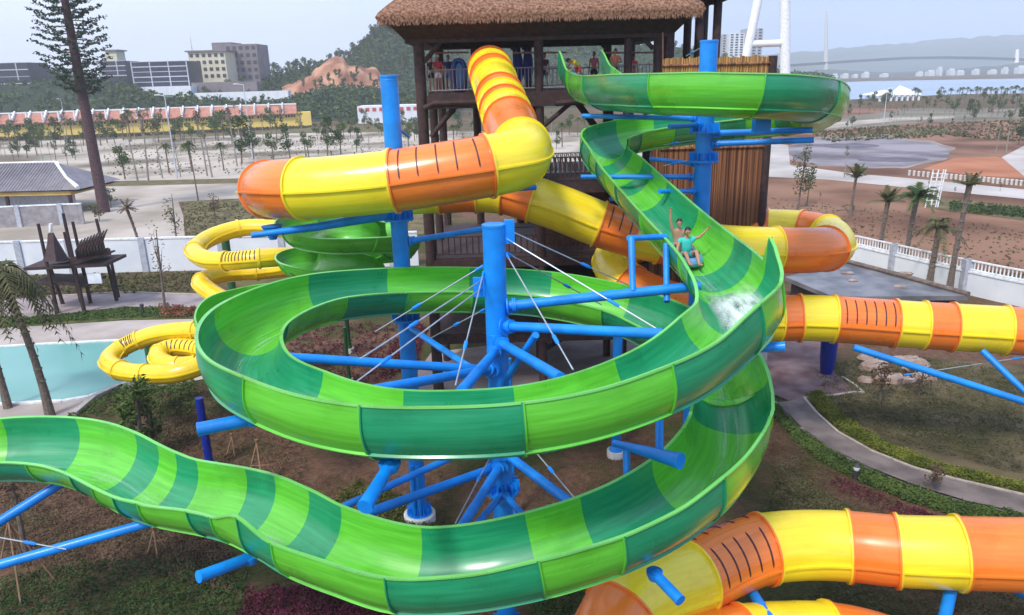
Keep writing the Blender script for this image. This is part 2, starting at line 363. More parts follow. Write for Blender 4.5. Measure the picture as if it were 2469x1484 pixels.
# ================================================================ the long open green slide
def c(x, y, d=None, col=None, bank=0, eL=.15, eR=.15, far=None, p=None, **k):
    # the traced rows are the middles of the two rims; the trough's own centre lies a little lower
    if far is not None:
        low = far == 0 and y > 975
        y += (26 if low else 22) if far == 0 else 14
        bank = bank*.2 if low else bank*.68
        if low: eL += .07; eR = .2
    elif d is not None and y > 690: y += 12 if x < 900 else 9; bank *= .8
    q = p if p is not None else (cyl(x, y, HC, HR, far) if far is not None else P(x, y, d))
    r = dict(p=q, bank=bank, eL=eL, eR=eR, **k)
    if col: r['c'] = col
    return r
green = [
 c(1398, 165, 33.6, 'D', 0, .75, .75), c(1420, 192, 31.5, 'L', -2, .5, .35), c(1465, 203, 28.2, 'D', -4, .25, .25),
 c(1540, 203, 25.2, None, -5, .25, .25), c(1615, 203, 23.7, 'L', -5, .25, .25), c(1715, 204, 22.7, None, -6, .25, .25), c(1812, 208, 22.4, 'D', -6, .25, .25),
 c(1890, 214, 23, None, -6, .25, .25), c(1950, 224, 24.4, 'L', -7, .2, .25), c(1978, 240, 26.4, None, -8), c(1958, 258, 28.6, 'D', -10), c(1895, 270, 30.2, 'L', -12),
 c(1790, 280, 30.9, 'D', -12, .15, .15), c(1700, 289, 30.8, None, -12), c(1600, 300, 30.4, 'L', -12), c(1515, 315, 30, 'D', -13), c(1462, 333, 29.5, 'L', -14),
 c(1458, 355, 29, 'D', -12), c(1474, 375, 28.6, 'L', -6), c(1495, 397, 27.9, 'D', -2), c(1515, 419, 27.2, 'L'), c(1547, 452, 26.0, 'D'), c(1615, 520, 23.3, 'L'),
 c(1690, 590, 20.3, 'D'), c(1727, 625, 19.0, 'L', 1), c(1755, 660, 18.0, 'D', 3, .15, .15, sL=.85, tL=.55),
 c(1779, 692, 17.4, None, 8, .55, .12), c(1783, 722, 16.9, 'L', 13, .42, .12), c(1737, 768, 15.8, 'D', 15, .38, .12),
 c(1645, 828, None, None, 16, .3, .12, 0), c(1550, 875, None, 'L', 16, .28, .12, 0), c(1400, 925, None, None, 16, .25, .12, 0), c(1250, 953, None, 'D', 16, .25, .12, 0), c(1080, 963, None, None, 16, .25, .12, 0),
 c(925, 960, None, 'L', 16, .25, .12, 0), c(800, 940, None, None, 16, .25, .12, 0), c(690, 903, None, 'D', 16, .25, .12, 0), c(0, 0, None, None, 11, .22, .12, p=A_(212, 10.15)),
 c(0, 0, None, None, 11, .2, .12, p=A_(197, 10.17)), c(0, 0, None, 'L', 11, .2, .12, p=A_(181, 10.17)), c(690, 716, None, None, 16, .2, .12, 1), c(788, 688, None, 'D', 15, .2, .12, 1), c(957, 673, None, 'L', 14, .2, .12, 1), c(1136, 671, None, 'D', 12, .2, .12, 1),
 c(1315, 682, None, 'L', 11, .2, .12, 1), c(1487, 716, None, 'D', 10, .2, .12, 1), c(1580, 752, None, None, 10, .2, .12, 1),
 c(0, 0, None, 'L', 10, .2, .12, p=A_(12, 8.75)), c(0, 0, None, 'D', 4, .22, .15, p=A_(-12, 8.55)),
 c(1762, 985, None, 'L', 14, .3, .12, 0), c(1722, 1070, None, None, 14, .4, .12, 0), c(1655, 1135, None, 'D', 14, .38, .12, 0), c(1555, 1198, None, None, 13, .28, .12, 0),
 c(1450, 1244, None, 'L', 12, .25, .12, 0), c(1370, 1270, None, None, 12, .25, .12, 0), c(1285, 1293, None, 'D', 11, .25, .12, 0), c(1130, 1322, None, None, 10, .2, .12, 0), c(977, 1328, None, 'L', 8, .2, .12, 0),
 c(850, 1306, 15.45, None, 5, .2, .15), c(746, 1270, 16.1, 'D', 2, .22, .15), c(668, 1230, 16.8, 'L', -2, .48, .15, tL=.6), c(592, 1196, 17.4, 'D', -3, .15, .15),
 c(528, 1180, 17.8, 'L', -4, .15, .15), c(410, 1160, 18.4, 'D', -6, .12, .15, sL=.15, tL=.12), c(355, 1144, 18.7, 'L', -7, .12, .2), c(308, 1122, 19.0, 'D', -8, .12, .2), c(255, 1094, 19.4, 'L', -10, .12, .2),
 c(195, 1072, 19.8, None, -12, .12, .2), c(130, 1061, 20.1, 'D', -13, .12, .2), c(50, 1058, 20.2, None, -13, .12, .2), c(-30, 1062, 20.2, 'L', -13, .12, .2), c(-140, 1080, 20, None, -13, .12, .2), c(-260, 1115, 19.5, 'D', -12), c(-400, 1180, 18.6, None, -10),
]
gp = [q['p'] for q in green]
G1 = thing('water_slide', (C0[0], C0[1], 0), 'long open slide in light and emerald green bands, looping twice round the middle column', 'water slide')
grows = flume(G1, green, .9, {'L': LG, 'D': DG})
# ================================================================ orange and yellow tube slide
def t_(x, y, d, col=None, slots=0):
    r = dict(p=P(x, y, d))
    if col: r['c'] = col; r['slots'] = slots
    return r
tube = [
 t_(1172, 152, 38), t_(1178, 156, 36.5), t_(1181, 165, 34.6, 'O'), t_(1183, 172, 33.9, 'Y'), t_(1187, 184, 33.2, 'O'), t_(1192, 196, 32.6, 'Y'), t_(1205, 232, 31, 'O'), t_(1210, 246, 30.4, 'Y'),
 t_(1216, 264, 29.6, 'O'), t_(1221, 276, 29, 'Y'), t_(1229, 297, 28, 'O'), t_(1243, 330, 26.4), t_(1257, 356, 25, 'Y'), t_(1261, 366, 24.4), t_(1247, 385, 23.5),
 t_(1176, 401, 23.1, 'O', 5), t_(1060, 420, 23.0), t_(950, 437, 23.1, 'Y'), t_(840, 449, 23.2), t_(730, 456, 23.5, 'O'), t_(678, 457, 24.2), t_(648, 458, 25.6, 'Y'), t_(640, 459, 27.4), t_(660, 461, 29.3, 'O'),
 t_(720, 463, 30.6), t_(850, 464, 31.2, 'Y'), t_(960, 463, 31.4), t_(1060, 460, 31.4, 'O'), t_(1150, 457, 31.3, 'Y'), t_(1216, 462, 31.2, 'O'), t_(1285, 481, 31, 'Y'), t_(1360, 507, 31), t_(1445, 541, 31, 'O', 3),
 t_(1530, 567, 31, 'Y'), t_(1590, 580, 31, 'O'), t_(1630, 587, 31, 'Y'), t_(1740, 598, 30.9), t_(1870, 604, 31, 'O'), t_(1950, 604, 31.4), t_(1992, 600, 32.3, 'Y'), t_(2009, 588, 33.8), t_(1990, 568, 35.2, 'O'),
 t_(1930, 556, 36.2, 'Y'), t_(1850, 552, 36.8, 'O'), t_(1742, 552, 37.2, 'Y'), t_(1640, 560, 37.2, 'O'), t_(1545, 583, 36.6), t_(1488, 612, 35.3, 'Y'), t_(1482, 645, 33.9), t_(1520, 690, 32.6, 'O'),
 t_(1610, 730, 31.6), t_(1720, 755, 31), t_(1800, 765, 30.8, 'Y'), t_(1880, 768, 30.8, 'O'), t_(1928, 767, 30.7, 'Y'), t_(2010, 770, 30.5, 'O', 6), t_(2155, 780, 30.2, 'Y'), t_(2228, 785, 30, 'O'), t_(2295, 789, 29.8, 'Y'), t_(2425, 797, 29.5, 'O'),
 t_(2540, 806, 29), t_(2650, 830, 28.3, 'Y'), t_(2740, 900, 27), t_(2790, 1000, 25, 'O'), t_(2790, 1130, 22.9), t_(2740, 1240, 21, 'Y'), t_(2650, 1310, 20, ), t_(2540, 1335, 19.6, 'O'),
 t_(2310, 1333, 19.9, 'Y'), t_(2160, 1328, 20.3, 'O'), t_(2045, 1317, 20.7, 'Y'), t_(1945, 1314, 20.9), t_(1840, 1324, 20.8, 'O', 5), t_(1750, 1355, 20.4), t_(1672, 1394, 19.8, 'Y'), t_(1575, 1428, 19),
 t_(1500, 1478, 18.2, 'O'), t_(1478, 1540, 17.8), t_(1540, 1580, 18.0), t_(1650, 1580, 18.5), t_(1785, 1553, 19.2, 'Y'), t_(1890, 1543, 19.6), t_(1992, 1543, 19.8, 'O'), t_(2090, 1560, 19.8), t_(2220, 1610, 19.4, 'Y'), t_(2350, 1700, 18.6),
]
T1 = thing('tube_slide', (0, 34, 0), 'fat enclosed tube slide in orange and yellow rings, winding down from the thatched tower', 'tube slide')
tubeslide(T1, tube, .95, {'O': OR, 'Y': YE})
# ================================================================ thin yellow tube slide on the left
def ring_(pts): return pts
yel = [t_(700, 556, 39, 'Y'), t_(640, 549, 39), t_(575, 552, 38.8, 'Y'), t_(505, 575, 37.8), t_(470, 605, 36.3, 'Y'), t_(500, 627, 35), t_(545, 630, 34.5, 'Y', 10), t_(625, 624, 34.3, 'Y'), t_(690, 620, 35), t_(735, 628, 36.6, 'Y'),
 t_(700, 645, 38), t_(620, 655, 38.2, 'Y'), t_(540, 662, 37.6), t_(487, 680, 36.4, 'Y'), t_(512, 708, 35.4), t_(568, 738, 34.6, 'Y'), t_(615, 762, 34), t_(615, 800, 34.5, 'Y'), t_(555, 803, 35.6), t_(470, 797, 36, 'Y'), t_(395, 803, 36.4),
 t_(335, 820, 36.6, 'Y', 8), t_(290, 842, 36.4, 'Y'), t_(263, 868, 35.6), t_(290, 893, 34.4, 'Y'), t_(350, 902, 33.8, 'Y'), t_(425, 900, 33.4), t_(487, 880, 33.8, 'Y'), t_(520, 855, 34.8), t_(480, 842, 35.4, 'Y', 7), t_(415, 839, 35.8), t_(385, 852, 35.4, 'Y'), t_(388, 872, 34.7), t_(425, 884, 34.4, 'Y'), t_(470, 880, 34.6)]
Y1 = thing('tube_slide', G(560, 760), 'thin plain yellow tube slide coiling down in two loops beside the pool', 'tube slide')
tubeslide(Y1, yel, .44, {'Y': LY}, n=20, flange=.05)
# ================================================================ second green slide (plain green, behind)
def f_(x, y, d, col=None, bank=0, eL=.1, eR=.1):
    r = dict(p=P(x, y, d), bank=bank, eL=eL, eR=eR)
    if col: r['c'] = col
    return r
g2 = [f_(955, 535, 33.5, 'M'), f_(880, 520, 34, None), f_(790, 515, 33, 'M', 8), f_(722, 522, 31.5, None, 12), f_(730, 545, 29.6, 'M', 14), f_(805, 556, 28.6, None, 16), f_(890, 556, 28.8, 'M', 16), f_(950, 562, 30, None, 16), f_(960, 580, 31.8, 'M', 14),
 f_(900, 590, 33, None, 12), f_(810, 594, 33.2, 'M', 10), f_(730, 602, 32, None, 12), f_(722, 618, 30.3, 'M', 14), f_(780, 632, 29.3, None, 14), f_(860, 638, 29.2, 'M', 12), f_(940, 648, 30, None, 12), f_(975, 660, 31.6, 'M', 12), f_(930, 672, 33, None, 8), f_(840, 682, 33.5, 'M', 5),
 f_(720, 695, 33.4, None, 0), f_(610, 712, 32.8, 'M', -6), f_(548, 735, 31.6, None, -12), f_(526, 772, 30.2, 'M', -14), f_(545, 812, 28.8, None, -12), f_(575, 840, 27.6, 'M', -6), f_(620, 865, 26.6, None)]
for q, z in ((-1, None),): pass
G2 = thing('water_slide', G(620, 880), 'plain grass green open slide coiled behind the left end of the big loop', 'water slide')
g2s = []
flume(G2, g2, .84, {'M': MG}, th=.04)
# ================================================================ blue steel
def bolts(mb, c, t, R, n=10, r=.03):
    t = Vector(t).normalized(); a = t.cross(Vector((.3, .2, .9))).normalized(); b = t.cross(a)
    for k in range(n):
        p = Vector(c)+R*(cos(2*pi*k/n)*a+sin(2*pi*k/n)*b); mb.tube([p-t*.05, p+t*.05], r, 6)
def column(c, ztop, r, label, base=None, fl=()):
    t = thing('support_column', (c[0], c[1], 0), label, 'column', 'blue steel support columns')
    mb = MB(); mb.lathe((c[0], c[1], 0), [(r, .35), (r, ztop-.06), (r*1.05, ztop-.06), (r*1.05, ztop), (r*.96, ztop+.01)], 28)
    mb.build('shaft', BL, t)
    for z in fl:
        m2 = MB(); m2.lathe((c[0], c[1], z), [(r, -.03), (r*1.75, -.03), (r*1.75, .03), (r, .03)], 28, cap=False)
        for k in range(14):
            a = 2*pi*k/14; m2.box((c[0]+r*1.35*cos(a), c[1]+r*1.35*sin(a), z+.16), (r*.7, .025, .26), a)
            m2.tube([(c[0]+r*1.6*cos(a+.2), c[1]+r*1.6*sin(a+.2), z-.08), (c[0]+r*1.6*cos(a+.2), c[1]+r*1.6*sin(a+.2), z+.08)], .022, 6)
        m2.build('bolted_flange', BL, t)
    m5 = MB()
    for k in range(1, int(ztop/3.2)+1): m5.lathe((c[0], c[1], k*3.2), [(r, -.02), (r*1.018, -.012), (r*1.018, .012), (r, .02)], 28, cap=False)
    m5.build('weld_seams', BL, t)
    m3 = MB(); m3.lathe((c[0], c[1], 0), [(r*2.1, -.1), (r*2.1, .32), (r*1.95, .36)], 24); m3.build('footing', CONC, t)
    m4 = MB(); m4.lathe((c[0], c[1], .36), [(r*1.7, 0), (r*1.7, .04), (r*1.05, .04), (r*1.02, .4)], 24, cap=False)
    for k in range(12):
        a = 2*pi*k/12; m4.box((c[0]+r*1.3*cos(a), c[1]+r*1.3*sin(a), .52), (r*.6, .02, .26), a)
    m4.build('base_plate', BL, t)
    return t
def arm(t, a, b, r=.115, end=True, name='support_arm', collar=True):
    mb = MB(); a = Vector(a); b = Vector(b); d = (b-a).normalized(); mb.tube([a, b], r, 16)
    if collar:
        mb.tube([a+d*.42, a+d*.46], r*1.45, 16); mb.tube([a+d*.47, a+d*.51], r*1.45, 16); bolts(mb, a+d*.465, d, r*1.25, 8, .018)
    if collar: mb.tube([a+d*.27, a+d*.31], r*2.0, 18); mb.beam(a+d*.3-Vector((0, 0, r*.9)), a+d*.62-Vector((0, 0, r*.3)), .02, r*1.6)
    mb.build(name, BL, t)
def cable(t, a, b, r=.018, tb=.72):
    a = Vector(a); b = Vector(b); mb = MB(); mb.tube([a, b], r, 6)
    p = a.lerp(b, tb); d = (b-a).normalized(); mb.tube([p-d*.18, p-d*.12, p+d*.12, p+d*.18], [.02, .045, .045, .02], 8, 1)
    mb.tube([a, a+d*.25], .035, 6, 1)
    mb.build('tension_rod', [STEEL, BL], t)
def E_(x, y): return cyl(x, y, HC, (4.95, 4.6), 0)
for a_, b_, wid in ((0, 99, .42),):                       # the thin running water that films the floor of the trough
    fm = MB(); rws = [q for q in grows if q[0] < 76]
    st = [[q[1]+.888*(sin(ph)*q[3]-cos(ph)*q[4]) for ph in [(-wid-q[5]*.0)+wid*2*k/8 for k in range(9)]] for q in rws]
    n9 = 9; vs = [v for r_ in st for v in r_]; fs = []; uvs = []
    for i in range(len(st)-1):
        for k in range(8): fs.append((i*n9+k, i*n9+k+1, (i+1)*n9+k+1, (i+1)*n9+k)); uvs.append(((rws[i][7], k/8), (rws[i][7], (k+1)/8), (rws[i+1][7], (k+1)/8), (rws[i+1][7], k/8)))
    fm.add(vs, fs, 0, uvs); FILM = foam('running_water', .50, .80, (.4, 5, 1), .55); fm.build('water_film', FILM, G1)
M0 = column(C0, colpt(C0, 541).z, .285, 'thick middle blue column rising through the big green loops', fl=(colpt(C0, 1180).z,))
K0 = lambda y: colpt(C0, y)
arm(M0, K0(741), P(1688, 690, 19.4), .13); arm(M0, K0(786), E_(1600, 806), .125); arm(M0, K0(822), E_(1352, 912), .12)
arm(M0, K0(842), E_(1112, 944), .12); arm(M0, K0(893), P(688, 862, 17.3), .115); arm(M0, K0(886), E_(890, 943), .115)
arm(M0, K0(1122), E_(858, 1248), .115); arm(M0, K0(1118), E_(1102, 1290), .12); arm(M0, K0(1085), E_(1405, 1236), .12)
arm(M0, K0(1188), E_(1308, 1296), .09); arm(M0, K0(1050), E_(806, 1232), .09); arm(M0, P(1292, 808, 17.7), K0(940), .09, collar=False)
arm(M0, K0(1192), E_(1120, 1300), .09)
b1 = P(1526, 702, 19.35); arm(M0, b1, P(1522, 573, 19.6), .085, collar=False); arm(M0, P(1516, 575, 19.6), P(1606, 571, 20.6), .08, collar=False)
arm(M0, P(1608, 728, 19.4), P(1606, 590, 20.1), .085, collar=False)
for a, b, tb in (((1172, 672), (868, 866, 17), .62), ((1172, 690), (858, 922, 15.4), .8), ((1180, 655), (1098, 930, 14.9), .7), ((1208, 612), (1382, 892, 15.2), .78),
                 ((1215, 552), (1520, 690, 21), .62), ((1215, 575), (1588, 796, 17.4), .72), ((1178, 745), (1040, 815, 22), .5), ((1176, 640), (905, 800, 20.5), .6), ((1215, 610), (1450, 735, 22.5), .6), ((1160, 1100), (1098, 1262, 14.8), .4), ((1230, 1020), (1410, 1230, 15), .6)):
    q = K0(a[1]); s = Vector((1, 0, 0))*(CR0 if b[0] > 1190 else -CR0); cable(M0, q+s, E_(*b[:2]) if b[2] < 17.5 and b[1] > 800 else P(*b), tb=tb)
mb = MB(); q = K0(690)+Vector((-.42, -.05, 0)); mb.box(q, (.3, .12, .5)); q = K0(560)+Vector((.4, 0, 0)); mb.box(q, (.25, .1, .6)); mb.build('cable_bracket', BL, M0)
M1 = column(C1, colpt(C1, 182).z, .285, 'tall blue column on a round white footing, under the upper orange and yellow tube', fl=(colpt(C1, 768).z, colpt(C1, 528).z))
K1 = lambda y: colpt(C1, y)
mb = MB(); mb.tube([K1(520)+Vector((0, 0, .1)), P(760, 548, 24), P(606, 568, 23.6)], [.2, .13, .09], 14); mb.build('support_arm', BL, M1)
mb = MB(); mb.lathe(P(655, 545, 24.5), [(.34, 0), (.2, -.25), (.12, -.45)], 14); mb.build('saddle', BL, M1)
arm(M1, K1(585), P(1168, 552, 26), .1); arm(M1, K1(470), P(1290, 452, 27.5), .11); arm(M1, K1(785), P(1135, 888, 20.5), .1); arm(M1, K1(300), P(985, 330, 25.5), .05, collar=False)
mb = MB()
for dx in (-.45, .25): mb.tube([K1(1115)+Vector((.3*dx, -.3, 0)), K1(1250)+Vector((.3*dx, -.35, 0))], .07, 8)
mb.build('drain_pipe', BL, M1)
M2 = column(C2, colpt(C2, 98).z, .3, 'blue column inside the topmost green loop, in front of the bamboo wall', fl=(colpt(C2, 388).z, colpt(C2, 318).z))
K2 = lambda y: colpt(C2, y)
arm(M2, K2(322), P(1958, 314, 25.5), .1); arm(M2, K2(348), P(1962, 338, 25.2), .1); arm(M2, K2(287), P(1406, 280, 29.5), .09); arm(M2, K2(300), P(1614, 306, 25), .08)
arm(M2, K2(427), P(1402, 427, 28.5), .09); arm(M2, K2(397), P(1568, 384, 28), .08); arm(M2, K2(461), P(1590, 462, 25.6), .08); arm(M2, K2(500), P(1470, 480, 28.5), .08)
for a, b in ((505, (1625, 500)), (395, (1600, 350)), (440, (1600, 400))): cable(M2, K2(a-60), P(b[0], b[1], 27.5))
mb = MB(); mb.box(P(1836, 300, 24.3), (.5, .4, .5)); mb.build('saddle', BL, M2)
cable(M2, K2(105), P(1655, 135, 28), .02)
def pipe(a, b, r, label, drop=True, r2=None, sad=True):
    """a cantilever end under a slide: pipe, saddle plate, and the raking leg that carries it down to the ground"""
    a = Vector(a); b = Vector(b); g = Vector((a.x, a.y, 0)); t = thing('slide_bracket', g, label, 'support', 'blue brackets under the slides')
    mb = MB(); d = (b-a).normalized(); mb.tube([a, b], [r2 or r, r], 18); mb.tube([b-d*.03, b+d*.015], r*1.04, 18); mb.build('bracket_arm', BL, t)
    if not sad: return t
    m2 = MB(); m2.lathe(a+Vector((0, 0, .02)), [(r*1.0, -.15), (r*1.5, 0), (r*1.5, .05)], 14); bolts(m2, a+Vector((0, 0, .03)), (0, 0, 1), r*1.3, 8, .015); m2.build('saddle', BL, t)
    return t
pipe(P(940, 1122, 13.9), P(880, 1222, 12.9), .14, 'short fat blue pipe slanting down under the front of the upper loop', r2=.11)
pipe(P(610, 1010, 16.6), P(477, 1036, 16.2), .15, 'blue pipe end poking out below the left of the upper loop')
pipe(P(604, 1345, 17.0), P(480, 1391, 16.0), .13, 'cut blue pipe end under the raised panel of the lower loop')
pipe(P(1800, 840, 16.7), P(1892, 836, 16.4), .11, 'blue pipe end sticking out right of the upper loop')
pipe(P(1578, 1384, 15.5), P(1640, 1448, 14.9), .115, 'blue pipe lying against the yellow tube at the bottom')
t = pipe(P(1480, 1068, 16.8), P(1640, 1112, 15.6), .17, 'fat tapered blue bracket under the right of the lower loop', r2=.07, sad=False)
o_ = t
arm(o_, P(1510, 1078, 16.6), P(1512, 1185, 16.6), .08, collar=False); arm(o_, P(1590, 1110, 16.2), P(1590, 1000, 16.6), .09, collar=False)
def rake(a, b, r, label, rod=None):
    t = thing('raking_strut', (Vector(a).x, Vector(a).y, 0), label, 'support', 'long blue struts under the slides')
    mb = MB(); mb.tube([a, b], r, 16); mb.build('strut', BL, t)
    if rod: cable(t, *rod)
rake(P(-220, 1424, 17.6), P(405, 1248, 19.0), .12, 'long blue strut running up from the lower left edge to the green slide', (P(-150, 1270, 18.6), P(160, 1325, 18.2)))
rake(P(-260, 1420, 19), P(188, 1140, 20.6), .13, 'shorter steep blue strut above the long one at the left edge')
rake(P(2058, 838, 29), P(2560, 998, 27), .13, 'long blue strut slanting down from under the tube to the right edge', (P(2180, 905, 29.5), P(2560, 848, 29)))
rake(P(2368, 846, 29), P(2540, 1010, 27.5), .12, 'steeper blue strut at the right edge under the tube')
rake(P(1800, 1408, 20.6), P(1880, 1530, 18.4), .14, 'blue strut under the slotted orange ring at the bottom right')
rake(P(2292, 1425, 20), P(2262, 1560, 18.8), .16, 'short pale blue strut below the yellow ring at the bottom right')
rake(P(2440, 1418, 21), P(2560, 1500, 19), .1, 'blue strut at the bottom right corner')
g = G(1992, 903); t = thing('slide_pedestal', g, 'dark navy tapering pedestal under the right hand tube', 'support'); mb = MB(); mb.lathe(g, [(.3, 0), (.34, .3), (.42, 1), (.47, 3.2), (.3, 3.6)], 20); mb.build('shaft', DB, t)
mb = MB(); mb.lathe(g, [(.42, -.05), (.42, .06)], 16); mb.build('base_plate', DB, t)
def smallcol(x, y, zt, r, label, m=BL):
    g = G(x, y); t = thing('support_post', g, label, 'post'); mb = MB(); mb.lathe(g, [(r, .3), (r, zt)], 18); mb.build('shaft', m, t)
    m3 = MB(); m3.lathe(g, [(r*2, -.05), (r*2, .3)], 20); m3.build('footing', CONC, t)
    m3 = MB(); m3.lathe(g, [(r*1.5, .3), (r*1.5, .34), (r*1.05, .5)], 20); m3.build('base_plate', m, t)
smallcol(508, 1135, hpx(508, 1135, 960), .17, 'dark blue post left of the big loops, behind the pipe end', DB)
smallcol(1485, 1100, 7.3, .2, 'blue post on a white footing right of the middle, under the lower loop')
smallcol(1236, 1252, 6.5, .13, 'thin blue post on a white footing just right of the middle column')
mb = None
DGM = mat('dark_green_post', (.02, .09, .03), .5)
for x, y, zt, r, l in ((843, 850, hpx(843, 850, 768), .14, 'dark green post inside the big loop, left of the footed column'), (843, 925, hpx(843, 925, 790), .1, 'slim dark green post in front of its twin inside the loop'),
                       (574, 800, hpx(574, 800, 546), .26, 'squared dark green post inside the upper yellow coil'), (371, 905, hpx(371, 905, 806), .26, 'dark green post inside the lower yellow coil'), (808, 770, hpx(808, 770, 600), .2, 'dark post in the middle of the plain green coil')):
    smallcol(x, y, zt, r, l, DGM)
# ================================================================ ground and its surfaces
def ground_mat():
    m = bpy.data.materials.new('soil_and_turf'); m.use_nodes = True; t = m.node_tree; b = t.nodes['Principled BSDF']; N = t.nodes.new; L = t.links.new
    tc = N('ShaderNodeTexCoord')
    def noi(sc, d=6, r=.6):
        n = N('ShaderNodeTexNoise'); n.inputs['Scale'].default_value = sc; n.inputs['Detail'].default_value = d; n.inputs['Roughness'].default_value = r; L(tc.outputs['Object'], n.inputs['Vector']); return n.outputs[0]
    def ramp(src, a, c1, bb, c2):
        r = N('ShaderNodeValToRGB'); r.color_ramp.elements[0].position = a; r.color_ramp.elements[0].color = (*c1, 1); r.color_ramp.elements[1].position = bb; r.color_ramp.elements[1].color = (*c2, 1); L(src, r.inputs[0]); return r.outputs[0]
    soil = ramp(noi(2.6, 12, .82), .34, (.065, .032, .02), .66, (.26, .145, .095))
    turf = ramp(noi(5.1, 12, .85), .34, (.016, .022, .007), .68, (.12, .12, .04))
    mk = ramp(noi(.16, 7, .62), .44, (0, 0, 0), .56, (1, 1, 1))
    mx = N('ShaderNodeMix'); mx.data_type = 'RGBA'; L(mk, mx.inputs[0]); L(soil, mx.inputs[6]); L(turf, mx.inputs[7])
    L(mx.outputs[2], b.inputs['Base Color']); b.inputs['Roughness'].default_value = .95; b.inputs['Specular IOR Level'].default_value = .15
    bp = N('ShaderNodeBump'); bp.inputs['Strength'].default_value = .9; bp.inputs['Distance'].default_value = .1; L(noi(9, 10, .8), bp.inputs['Height']); L(bp.outputs[0], b.inputs['Normal'])
    return m
GM = ground_mat()
gm = MB(); gm.add([(-3500, -400, 0), (3500, -400, 0), (3500, 4200, 0), (-3500, 4200, 0)], [(0, 1, 2, 3)]); struct(gm.build('ground', GM, smooth=0))
def m_g(name, c1, c2, sc, r=(.35, .65), bump=.3, rough=.92): return mat(name, c1, rough, col2=c2, scale=sc, bump=bump, bscale=sc*5, detail=8, spec=.2, ramp=r)
SAND = m_g('pale_gravel', (.16, .13, .09), (.50, .43, .36), .045, (.38, .56), 0); ROAD = m_g('pale_dust_road', (.30, .25, .20), (.50, .43, .37), .1)
OLV = m_g('dry_grass', (.085, .075, .028), (.19, .15, .08), .6); PLANT = m_g('planting_soil', (.10, .05, .035), (.13, .12, .04), .4); WALK = m_g('mauve_paving', (.24, .19, .19), (.36, .30, .30), .5)
DECK = m_g('pale_deck', (.36, .30, .27), (.50, .43, .39), .35); TURF = m_g('turf', (.035, .055, .012), (.12, .13, .04), 1.2)
RED = m_g('red_brown_soil', (.12, .055, .032), (.27, .145, .09), .07, (.36, .6)); GREYB = m_g('grey_dry_basin', (.13, .11, .125), (.30, .27, .29), .08, (.38, .6)); ORS = m_g('orange_soil', (.34, .12, .06), (.45, .19, .10), .1)
BRICKP = m_g('red_mauve_paving', (.13, .07, .07), (.25, .17, .165), .8); PATH = m_g('grey_path', (.13, .105, .10), (.235, .195, .18), .9)
_z = [0.004]
def sheet(name, pts, m, z=None, real=False):
    if z is None: z = _z[0]; _z[0] += .004
    mb = MB(); vs = [G(*p, z) for p in pts]; mb.add(vs, [tuple(range(len(vs)))])
    o = mb.build(name, m, smooth=0)
    # upward facing
    if o.data.polygons[0].normal.z < 0: o.data.flip_normals()
    return struct(o)
sheet('gravel_lot', [(-200, 348), (240, 336), (700, 318), (1010, 315), (1500, 322), (1900, 330), (1900, 420), (1400, 425), (1000, 428), (560, 437), (250, 445), (-200, 460)], SAND)
sheet('dry_grass', [(245, 438), (600, 430), (1000, 422), (1400, 418), (1400, 430), (1000, 434), (600, 441), (250, 451)], OLV)
sheet('dry_grass', [(250, 326), (560, 322), (760, 306), (1010, 300), (1010, 318), (700, 322), (300, 337)], OLV)
sheet('road', [(190, 452), (600, 441.5), (1010, 434.5), (1400, 430.5), (1400, 455), (1010, 470), (600, 478), (430, 487), (442, 520), (450, 640), (-200, 655), (-200, 470), (120, 460)], ROAD)
sheet('dry_grass', [(440, 487), (600, 480), (1010, 472), (1060, 560), (460, 640), (452, 560)], OLV)
sheet('planting_bed', [(-200, 668), (470, 655), (760, 650), (760, 708), (480, 711), (300, 705), (115, 715), (-200, 735)], PLANT)
sheet('walkway', [(-200, 736), (115, 716), (300, 706), (480, 712), (760, 709), (760, 738), (480, 742), (300, 740), (110, 762), (-200, 785)], WALK)
sheet('turf', [(-200, 786), (110, 763), (300, 741), (480, 743), (760, 739), (760, 765), (480, 768), (300, 772), (110, 784), (-200, 802)], TURF)
sheet('pool_deck', [(-200, 803), (110, 785), (300, 773), (480, 769), (620, 770), (640, 880), (420, 930), (285, 938), (200, 968), (160, 1006), (-200, 1020)], DECK)
sheet('lawn', [(1870, 900), (2100, 855), (2700, 900), (2700, 1300), (2300, 1180), (2000, 1080), (1880, 980)], m_g('lawn', (.045, .04, .014), (.145, .11, .06), .35, (.38, .62)))
sheet('bare_soil', [(1850, 262), (2250, 262), (2800, 262), (2900, 700), (2400, 655), (2060, 640), (1850, 600)], RED)
sheet('dry_grass', [(1950, 318), (2230, 296), (2469, 288), (2700, 280), (2700, 262), (2200, 262), (1980, 290)], m_g('far_scrub', (.12, .11, .075), (.25, .22, .17), .05))
sheet('dry_grass', [(1950, 336), (2100, 318), (2300, 305), (2280, 322), (2120, 336), (1990, 350)], OLV)
ell = lambda cx, cy, rx, ry, n=60: [(cx+rx*(1+.13*noise.noise(Vector((cos(2*pi*k/n)*2.4, sin(2*pi*k/n)*2.4, rx))))*cos(2*pi*k/n), cy-ry*(1+.2*noise.noise(Vector((cos(2*pi*k/n)*3, sin(2*pi*k/n)*3, 9))))*sin(2*pi*k/n)) for k in range(n)]
sheet('promenade', [(1985, 298), (2140, 285), (2300, 280), (2300, 284), (2140, 294), (1985, 312)], ROAD)
sheet('basin_edge', ell(2092, 367, 214, 39), m_g('pale_silt', (.20, .15, .13), (.34, .28, .25), .1))
sheet('dry_basin', ell(2090, 368, 203, 35), GREYB)
sheet('puddle', ell(2050, 352, 70, 6), m_g('damp_mud', (.10, .09, .11), (.17, .15, .18), .2)); sheet('puddle', ell(2150, 385, 90, 6), m_g('damp_mud', (.10, .09, .11), (.17, .15, .18), .2))
